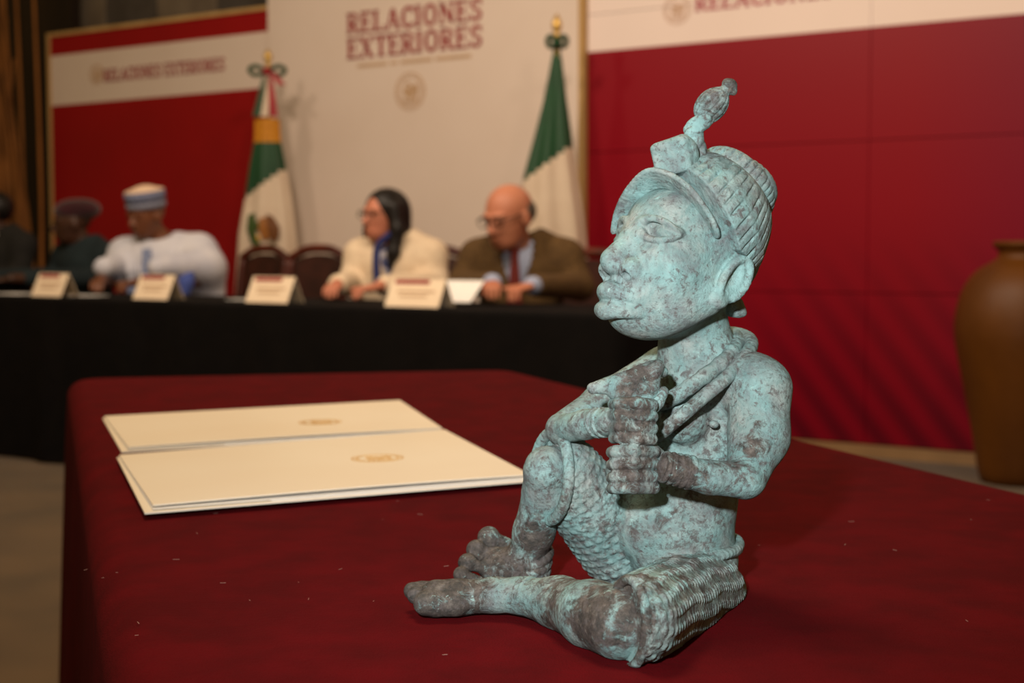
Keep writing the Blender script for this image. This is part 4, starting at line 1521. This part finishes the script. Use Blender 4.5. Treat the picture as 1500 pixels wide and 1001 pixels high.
paper('sheet of white paper held up in the hands of the bald man', 668, .25, .18, .15, TZ + .055, .2, .55)
paper('white sheet lying flat beside the black object near the woman', 352, .24, .10, .08, TZ + .0015, .2)

# ============================================================ people
m_skin_l = mat('light_skin', lin(186, 122, 94), .5, lin(174, 108, 82), 10, spec=.35)
m_skin_d = mat('dark_skin', lin(70, 42, 28), .45, lin(56, 33, 22), 10, spec=.4)
m_skin_m = mat('brown_skin', lin(112, 66, 40), .45, lin(96, 55, 33), 10, spec=.4)
m_eye = mat('dark_eye', lin(20, 14, 12), .3)
m_black_hair = mat('black_hair', lin(16, 13, 12), .45, lin(24, 19, 17), 40, .3, 120, stretch=(1, 1, .1))
m_grey_hair = mat('grey_hair', lin(92, 82, 72), .7, lin(70, 62, 54), 60, .3, 200)
def head_axes(yaw, pitch, roll=0.0):
    cy, sy = math.cos(yaw), math.sin(yaw)
    X = np.array((cy, sy, 0))
    Fw = np.array((sy, -cy, 0))
    cp, sp = math.cos(pitch), math.sin(pitch)
    F2 = Fw * cp + np.array((0, 0, sp))
    Z = np.array((0, 0, cp)) - Fw * sp
    cr, sr = math.cos(roll), math.sin(roll)
    return np.array((X * cr + Z * sr, -F2, Z * cr - X * sr))          # rows: person's left, back, up
def person(label, px, back, ztop, yaw, pitch, skin, hands, hx=0.0, hy=-.02, sw=.185, roll=0.0, hs=1.0, elb=.065, rz=0.0, drop=.262):
    p = TT(px, back)
    t = thing('person', label, 'person', (p[0], p[1], 0), TROT + rz)
    A = head_axes(yaw, pitch, roll)
    hc = np.array((hx, hy, ztop - .118 * hs))
    q = lambda x, y, z: hc + hs * (x * A[0] + y * A[1] + z * A[2])
    cl = Clay((-.42, -.66, .0), (.42, .30, ztop + .02), .0062)
    sh = ztop - drop * hs
    cl.ell((0, .03, .56), (.165, .12, .13))
    cl.ell((0, .03, .78), (.145, .10, .22), k=.06)
    cl.ell((0, .03, sh - .07), (sw - .02, .095, .10), k=.05)
    cl.chain([(-sw, .03, sh - .03), (0, .035, sh), (sw, .03, sh - .03)], [.05, .06, .05], k=.04)
    cl.chain([(0, .03, sh - .02), tuple(q(0, .02, -.05))], [.058, .052], k=.025)
    for s_ in (-1, 1):                                                   # legs
        cl.chain([(s_ * .09, .02, .52), (s_ * .11, -.40, .50), (s_ * .11, -.42, .10)], [.085, .062, .042], k=.03)
        cl.chain([(s_ * .11, -.40, .06), (s_ * .115, -.56, .045)], [.045, .035], k=.02)
    cl.ell(q(0, .012, .032), [hs * e for e in (.076, .094, .084)], A, k=.01)
    cl.ell(q(0, -.024, -.022), [hs * e for e in (.062, .070, .086)], A, k=.03)
    cl.ell(q(0, -.040, -.078), [hs * e for e in (.044, .046, .034)], A, k=.025)
    cl.cone(q(0, -.088, .012), q(0, -.108, -.028), .009, .013, .012)
    cl.ell(q(-.013, -.098, -.032), [hs * e for e in (.008, .010, .008)], A, k=.006)
    cl.ell(q(.013, -.098, -.032), [hs * e for e in (.008, .010, .008)], A, k=.006)
    for s_ in (-1, 1):
        cl.ell(q(s_ * .031, -.100, .008), [hs * e for e in (.017, .014, .011)], A, k=.010, mode='s')
        cl.ell(q(s_ * .031, -.080, .008), [hs * e for e in (.013, .012, .010)], A, k=.004)
        cl.cone(q(s_ * .012, -.094, .026), q(s_ * .048, -.078, .026), .007, .006, .01)
        cl.ell(q(s_ * .078, .006, -.008), [hs * e for e in (.009, .020, .032)], A, k=.006)
    cl.ell(q(0, -.090, -.054), [hs * e for e in (.024, .010, .0065)], A, k=.004)
    cl.ell(q(0, -.088, -.066), [hs * e for e in (.021, .010, .007)], A, k=.004)
    for s_, (wx, wy, wz, dirx, curl) in zip((-1, 1), hands):             # arms and hands
        el = np.array((s_ * (sw + elb), -.01, .812))
        wr = np.array((wx, wy, wz))
        cl.chain([(s_ * sw, .03, sh - .035), el, wr], [.050, .040, .027], k=.03)
        d = unit((dirx, -1.0, -.15))
        sd = unit(np.cross(d, (0, 0, 1.0)))
        up = np.cross(sd, d)
        pc = wr + d * .055
        cl.ell(pc, (.036, .046, .017), np.array((sd, d, up)), k=.018)
        for fi, (o_, L, r) in enumerate(((-.027, .066, .0082), (-.009, .076, .0088), (.009, .072, .0088), (.026, .056, .0078))):
            k0 = pc + d * .036 + sd * o_
            k1 = k0 + d * L * .5 + up * (.006 - .2 * curl * L)
            k2 = k1 + d * L * .35 * (1 - curl) - up * L * (.25 + .5 * curl)
            cl.chain([k0 - d * .012, k1, k2], [r + .001, r, r - .0012], k=.003)
        tb = pc - s_ * sd * .030 * (1 if sd[0] * s_ > 0 else -1)
        inn = unit(np.array((-s_, -.9, -.1)))
        cl.chain([tb - d * .012, tb + inn * .032, tb + inn * .058 + d * .006], [.012, .0105, .009], k=.006)
    clayobj('body', cl, skin, t)
    for s_ in (-1, 1):
        v, f = lathe([(.0001, -.0058), (.0045, -.004), (.0058, 0), (.0045, .004), (.0001, .0058)], 10, q(s_ * .031, -.0905, .008))
        pyd('eye', v, f, m_eye, t, smooth=True)
    return t, q, A, sh
def garment(name, t, m, zs, sh, sw, hands, grow=.018, hem=.42, vneck=None, sleeve=.056, cuff=.9, legs=False, h=.0085, label=None, elb=.065):
    cl = Clay((-.48, -.60, .30 if not legs else .0), (.48, .32, sh + .14), h)
    cl.ell((0, .03, .58), (.165 + grow, .125 + grow, .16))
    cl.ell((0, .03, .78), (.155 + grow, .108 + grow, .23), k=.06)
    cl.ell((0, .03, sh - .07), (sw + grow - .01, .10 + grow, .105), k=.05)
    cl.chain([(-sw, .03, sh - .03), (-.05, .035, sh + .012), (.05, .035, sh + .012), (sw, .03, sh - .03)], [.05 + grow, .052 + grow, .052 + grow, .05 + grow], k=.04)
    if sleeve:
        for s_, (wx, wy, wz, dirx, curl) in zip((-1, 1), hands):
            el = np.array((s_ * (sw + elb), -.01, .812))
            wr = np.array((wx, wy, wz))
            cl.chain([(s_ * sw, .03, sh - .035), el, el + (wr - el) * cuff], [.052 + grow, sleeve, sleeve * .8], k=.03)
    cl.ell((0, .02, sh + .10), (.074, .074, .075), k=.012, mode='s')      # neck hole
    if vneck:
        w_, z_ = vneck
        for a in np.linspace(0, 1, 9):                                     # V opening at the front
            cl.ell((0, -.15, z_ + (sh + .03 - z_) * a), (w_ * a + .006, .085 + .05 * a, .03), k=.004, mode='s')
    if hem:
        cl.floor(hem)
    o = clayobj(name, cl, m, t)
    if label:
        o['label'] = label
    return o
def trousers(t, m):
    cl = Clay((-.3, -.58, .05), (.3, .26, .74), .011)
    cl.ell((0, .03, .56), (.185, .15, .14))
    for s_ in (-1, 1):
        cl.chain([(s_ * .09, .02, .52), (s_ * .11, -.40, .50), (s_ * .11, -.42, .10)], [.105, .080, .062], k=.03)
    cl.floor(.09)
    clayobj('trousers', cl, m, t)
def glasses(t, q, m):
    v, f = tube([q(-.009, -.106, .010), q(0, -.110, .012), q(.009, -.106, .010)], .0024, 6)
    g = pyd('glasses', v, f, m, t, smooth=True)
    for s_ in (-1, 1):
        rim = [q(s_ * .033 + .025 * math.cos(a), -.105 + .004 * abs(math.cos(a)), .006 + .018 * math.sin(a)) for a in np.linspace(0, 2 * math.pi, 20)[:-1]]
        v, f = tube(rim, .0026, 6, True)
        pyd('lens_rim', v, f, m, g, smooth=True)
        v, f = tube([q(s_ * .058, -.100, .01), q(s_ * .079, -.03, .014), q(s_ * .082, .02, .008)], .0024, 6)
        pyd('temple', v, f, m, g, smooth=True)
m_specs = mat('black_spectacle_frame', lin(16, 13, 12), .4)
HZ = TZ + .034

# bald man in a brown jacket
pm = TT(755, .70)
zt_ = S(755, 270, pm[1])[2]
hd = ((-.03, -.42, TZ + .085, .15, .45), (.12, -.40, TZ + .075, -.45, .45))
t, q, A, sh = person('bald man in glasses, brown jacket and dark red tie, reading a sheet of paper', 762, .80, zt_, math.radians(-30), math.radians(-14), m_skin_l, hd, hx=-.03, hy=-.10, hs=1.14, rz=.42, drop=.232)
m_jack = mat('olive_brown_tweed', lin(92, 68, 36), .9, lin(72, 52, 28), 60, .3, 200)
garment('jacket', t, m_jack, 0, sh, .185, hd, .024, .44, (.105, .76), .056)
garment('shirt', t, mat('pale_blue_shirt', lin(158, 168, 196), .8), 0, sh, .185, hd, .010, .46, None, .045, 1.0)
v, f = prisms([[(-.012, .0), (.012, .0), (.018, -.035), (-.018, -.035)], [(-.014, -.032), (.014, -.032), (.034, -.26), (0, -.30), (-.034, -.26)]], .008)
pyd('tie', [(x, -.118 + .035 * y * (-1 if y > -.1 else -.4) - z_ - .012 * (y < -.2), sh + .012 + y) for x, y, z_ in v], f, mat('dark_red_tie', lin(96, 24, 16), .6), t)
cl = Clay(q(0, 0, 0) - .14, q(0, 0, 0) + .14, .005)
cl.ell(q(0, .036, .012), (.092, .090, .070), A)
cl.ell(q(0, -.02, .085), (.080, .125, .063), A, k=.01, mode='s')
cl.ell(q(0, -.07, -.02), (.125, .085, .22), A, k=.01, mode='s')
clayobj('hair', cl, m_grey_hair, t)
glasses(t, q, m_specs)
trousers(t, mat('grey_trousers', lin(50, 46, 42), .9))

# woman in white
pw = TT(570, .86)
zt_ = S(570, 279, pw[1])[2]
hw_ = ((-.13, -.40, HZ + .03, .1, .3), (.06, -.40, HZ + .025, -.6, .3))
t, q, A, sh = person('woman with long dark hair, white jacket and a blue and white scarf', 577, .86, zt_, math.radians(-34), math.radians(2), mat('rosy_skin', lin(190, 124, 98), .5, lin(180, 112, 88), 10), hw_, hx=-.035, hy=-.03, sw=.160, elb=.035, rz=.40)
m_wj = mat('white_wool', lin(224, 204, 176), .9, lin(212, 190, 162), 30, .2, 150)
garment('jacket', t, m_wj, 0, sh, .160, hw_, .026, .44, (.080, .84), .058, elb=.035)
garment('scarf', t, mat('blue_white_scarf', lin(190, 188, 200), .8, lin(60, 74, 130), 40, lo=.5, hi=.58), 0, sh, .165, hw_, .012, .74, None, 0)
v, f = tube(spline([(.02, -.10, sh + .07), (-.035, -.128, sh + .01), (-.030, -.165, sh - .08), (-.020, -.176, sh - .16)], 14), list(np.linspace(.014, .020, 14)), 8)
pyd('scarf_edge', v, f, mat('navy_edge', lin(30, 40, 92), .8), t, smooth=True)
cl = Clay(q(0, 0, 0) - .30, q(0, 0, 0) + .22, .006)
cl.ell(q(0, .020, .036), (.090, .104, .094), A)
cl.ell(q(0, .055, -.03), (.092, .072, .13), A, k=.03)
for s_ in (-1, 1):
    cl.chain([q(s_ * .078, -.01, .04), q(s_ * .092, .0, -.06), q(s_ * .090, -.015, -.16), q(s_ * .085, -.03, -.22)], [.030, .032, .028, .014], k=.02)
cl.ell(q(0, -.085, -.035), (.060, .085, .115), A, k=.012, mode='s')
clayobj('hair', cl, m_black_hair, t)
glasses(t, q, mat('thin_metal_frame', lin(70, 56, 44), .3, metal=.6))
trousers(t, mat('dark_skirt_cloth', lin(30, 28, 34), .9))

# man in a white robe with a blue cap
pr_ = TT(228, .86)
zt_ = S(228, 283, pr_[1])[2]
hr = ((-.12, -.42, HZ + .03, .35, .3), (.10, -.42, HZ + .03, -.45, .3))
t, q, A, sh = person('man in a wide white robe and a patterned blue cap', 236, .86, zt_, math.radians(-22), math.radians(-10), m_skin_m, hr, hx=-.05, hy=-.05, sw=.195, rz=.42)
m_robe = mat('white_robe_cloth', lin(206, 206, 214), .85, lin(188, 190, 204), 9, .25, 60)
cl = Clay((-.62, -.62, .28), (.64, .34, sh + .12), .0095)
cl.ell((0, .05, .60), (.24, .15, .24))
cl.ell((0, .02, sh - .12), (.235, .15, .19), k=.06)
cl.chain([(-.19, .03, sh - .055), (0, .04, sh - .02), (.19, .04, sh - .025)], [.080, .070, .085], k=.05)
for s_, w_ in zip((-1, 1), hr):
    wr = np.array(w_[:3])
    cl.chain([(s_ * .20, .02, sh - .06), ((.25 if s_ > 0 else -.20), -.04, .88), wr + np.array((s_ * .03, .10, .062))], [.095, .09 if s_ > 0 else .07, .050], k=.05)
    if s_ > 0:
        cl.chain([(.25, .02, .86), (.26, .05, .66)], [.085, .06], k=.06)
for i in range(9):                                                         # soft folds over the shoulder
    a = -.6 + i * .15
    cl.chain([(a * .30, -.09, sh - .03), (a * .36, -.13, sh - .13), (a * .36, -.13, .80)], [.004, .011, .011], k=.02)
cl.ell((0, -.01, sh + .07), (.074, .085, .066), k=.012, mode='s')
cl.floor(.30)
clayobj('robe', cl, m_robe, t)
m_bluec = mat('blue_embroidery', lin(86, 106, 158), .8, lin(150, 160, 186), 70)
v, f = prisms([rect(-.022, -.30, .022, .0), rect(-.10, -.22, -.022, -.19)], .012)
pyd('front_embroidery', [(x, -.150 + .38 * min(0, y + .07) * .18 - z_, sh - .02 + y) for x, y, z_ in v], f, m_bluec, t)
cl = Clay((.10, -.45, .70), (.40, .0, .96), .008)
cl.chain([(.23, -.175, .86), (.225, -.215, .80), (.22, -.225, .76)], [.030, .040, .036], k=.02)
o = clayobj('sleeve_lining', cl, mat('blue_lining', lin(70, 88, 160), .8), t)
rows_ = [(.083, .016, m_bluec, 'cap_band'), ]
def cap_ring(name, prof, m):
    v, f = lathe(prof, 40)
    pyd(name, [q(x * 1.0, .010 + y * 1.16, z_) for x, y, z_ in v], f, m, t, smooth=True)
cap_ring('cap_band', [(.084, .040), (.091, .040), (.092, .072), (.085, .073)], mat('pale_blue_cap_cloth', lin(140, 142, 156), .85, lin(104, 108, 130), 120))
cap_ring('cap_side', [(.085, .072), (.093, .072), (.094, .124), (.086, .125)], mat('blue_cap_cloth', lin(84, 92, 122), .85, lin(120, 126, 150), 110))
cap_ring('cap_crown', [(.093, .123), (.088, .132), (.060, .140), (.036, .150), (.014, .155), (.001, .155)], mat('ivory_cap_crown', lin(226, 196, 168), .85))
trousers(t, m_robe)

# man in a burgundy cap
pb = TT(118, 1.02)
zt_ = S(118, 296, pb[1])[2]
hb = ((-.14, -.52, HZ + .03, .25, .3), (.10, -.52, HZ + .03, -.35, .3))
t, q, A, sh = person('man in a dark teal tunic and a burgundy cap, hands on the table', 120, 1.02, zt_, math.radians(-34), math.radians(-4), m_skin_d, hb, hx=-.03, hy=-.03, sw=.17, elb=.03)
garment('tunic', t, mat('dark_teal_cloth', lin(32, 44, 48), .9, lin(24, 34, 38), 10), 0, sh, .17, hb, .020, .42, None, .056, .82, elb=.03)
cl = Clay(q(0, 0, 0) - .22, q(0, 0, 0) + .24, .006)
cl.ell(q(0, .018, .072), (.094, .112, .062), A)
cl.ell(q(.03, .080, .070), (.085, .075, .052), A, k=.03)
cl.ell(q(0, .010, -.012), (.088, .104, .066), A, k=.004, mode='s')
clayobj('cap', cl, mat('burgundy_velvet', lin(60, 18, 28), .9, lin(44, 12, 20), 20, sheen=.3), t)
trousers(t, mat('dark_teal_cloth', lin(32, 44, 48), .9))

# man at the edge of the picture
pe_ = TT(-4, .86)
zt_ = S(-4, 282, pe_[1])[2]
he = ((-.16, -.40, HZ + .035, .25, .3), (.12, -.40, HZ + .035, -.35, .3))
t, q, A, sh = person('man with black hair in a dark suit and white shirt', 0, .86, zt_, math.radians(-30), math.radians(0), m_skin_d, he, hx=-.03, sw=.175, elb=.02)
garment('jacket', t, mat('charcoal_suit', lin(34, 32, 30), .9, lin(26, 25, 23), 40), 0, sh, .175, he, .022, .42, (.085, .80), .056, elb=.02)
garment('shirt', t, mat('white_shirt', lin(206, 196, 184), .8), 0, sh, .175, he, .010, .44, None, .045, 1.0, elb=.02)
cl = Clay(q(0, 0, 0) - .15, q(0, 0, 0) + .15, .006)
cl.ell(q(0, .022, .034), (.084, .100, .092), A)
cl.ell(q(0, -.075, -.045), (.11, .085, .12), A, k=.01, mode='s')
clayobj('hair', cl, m_black_hair, t)
trousers(t, mat('charcoal_suit', lin(34, 32, 30), .9))
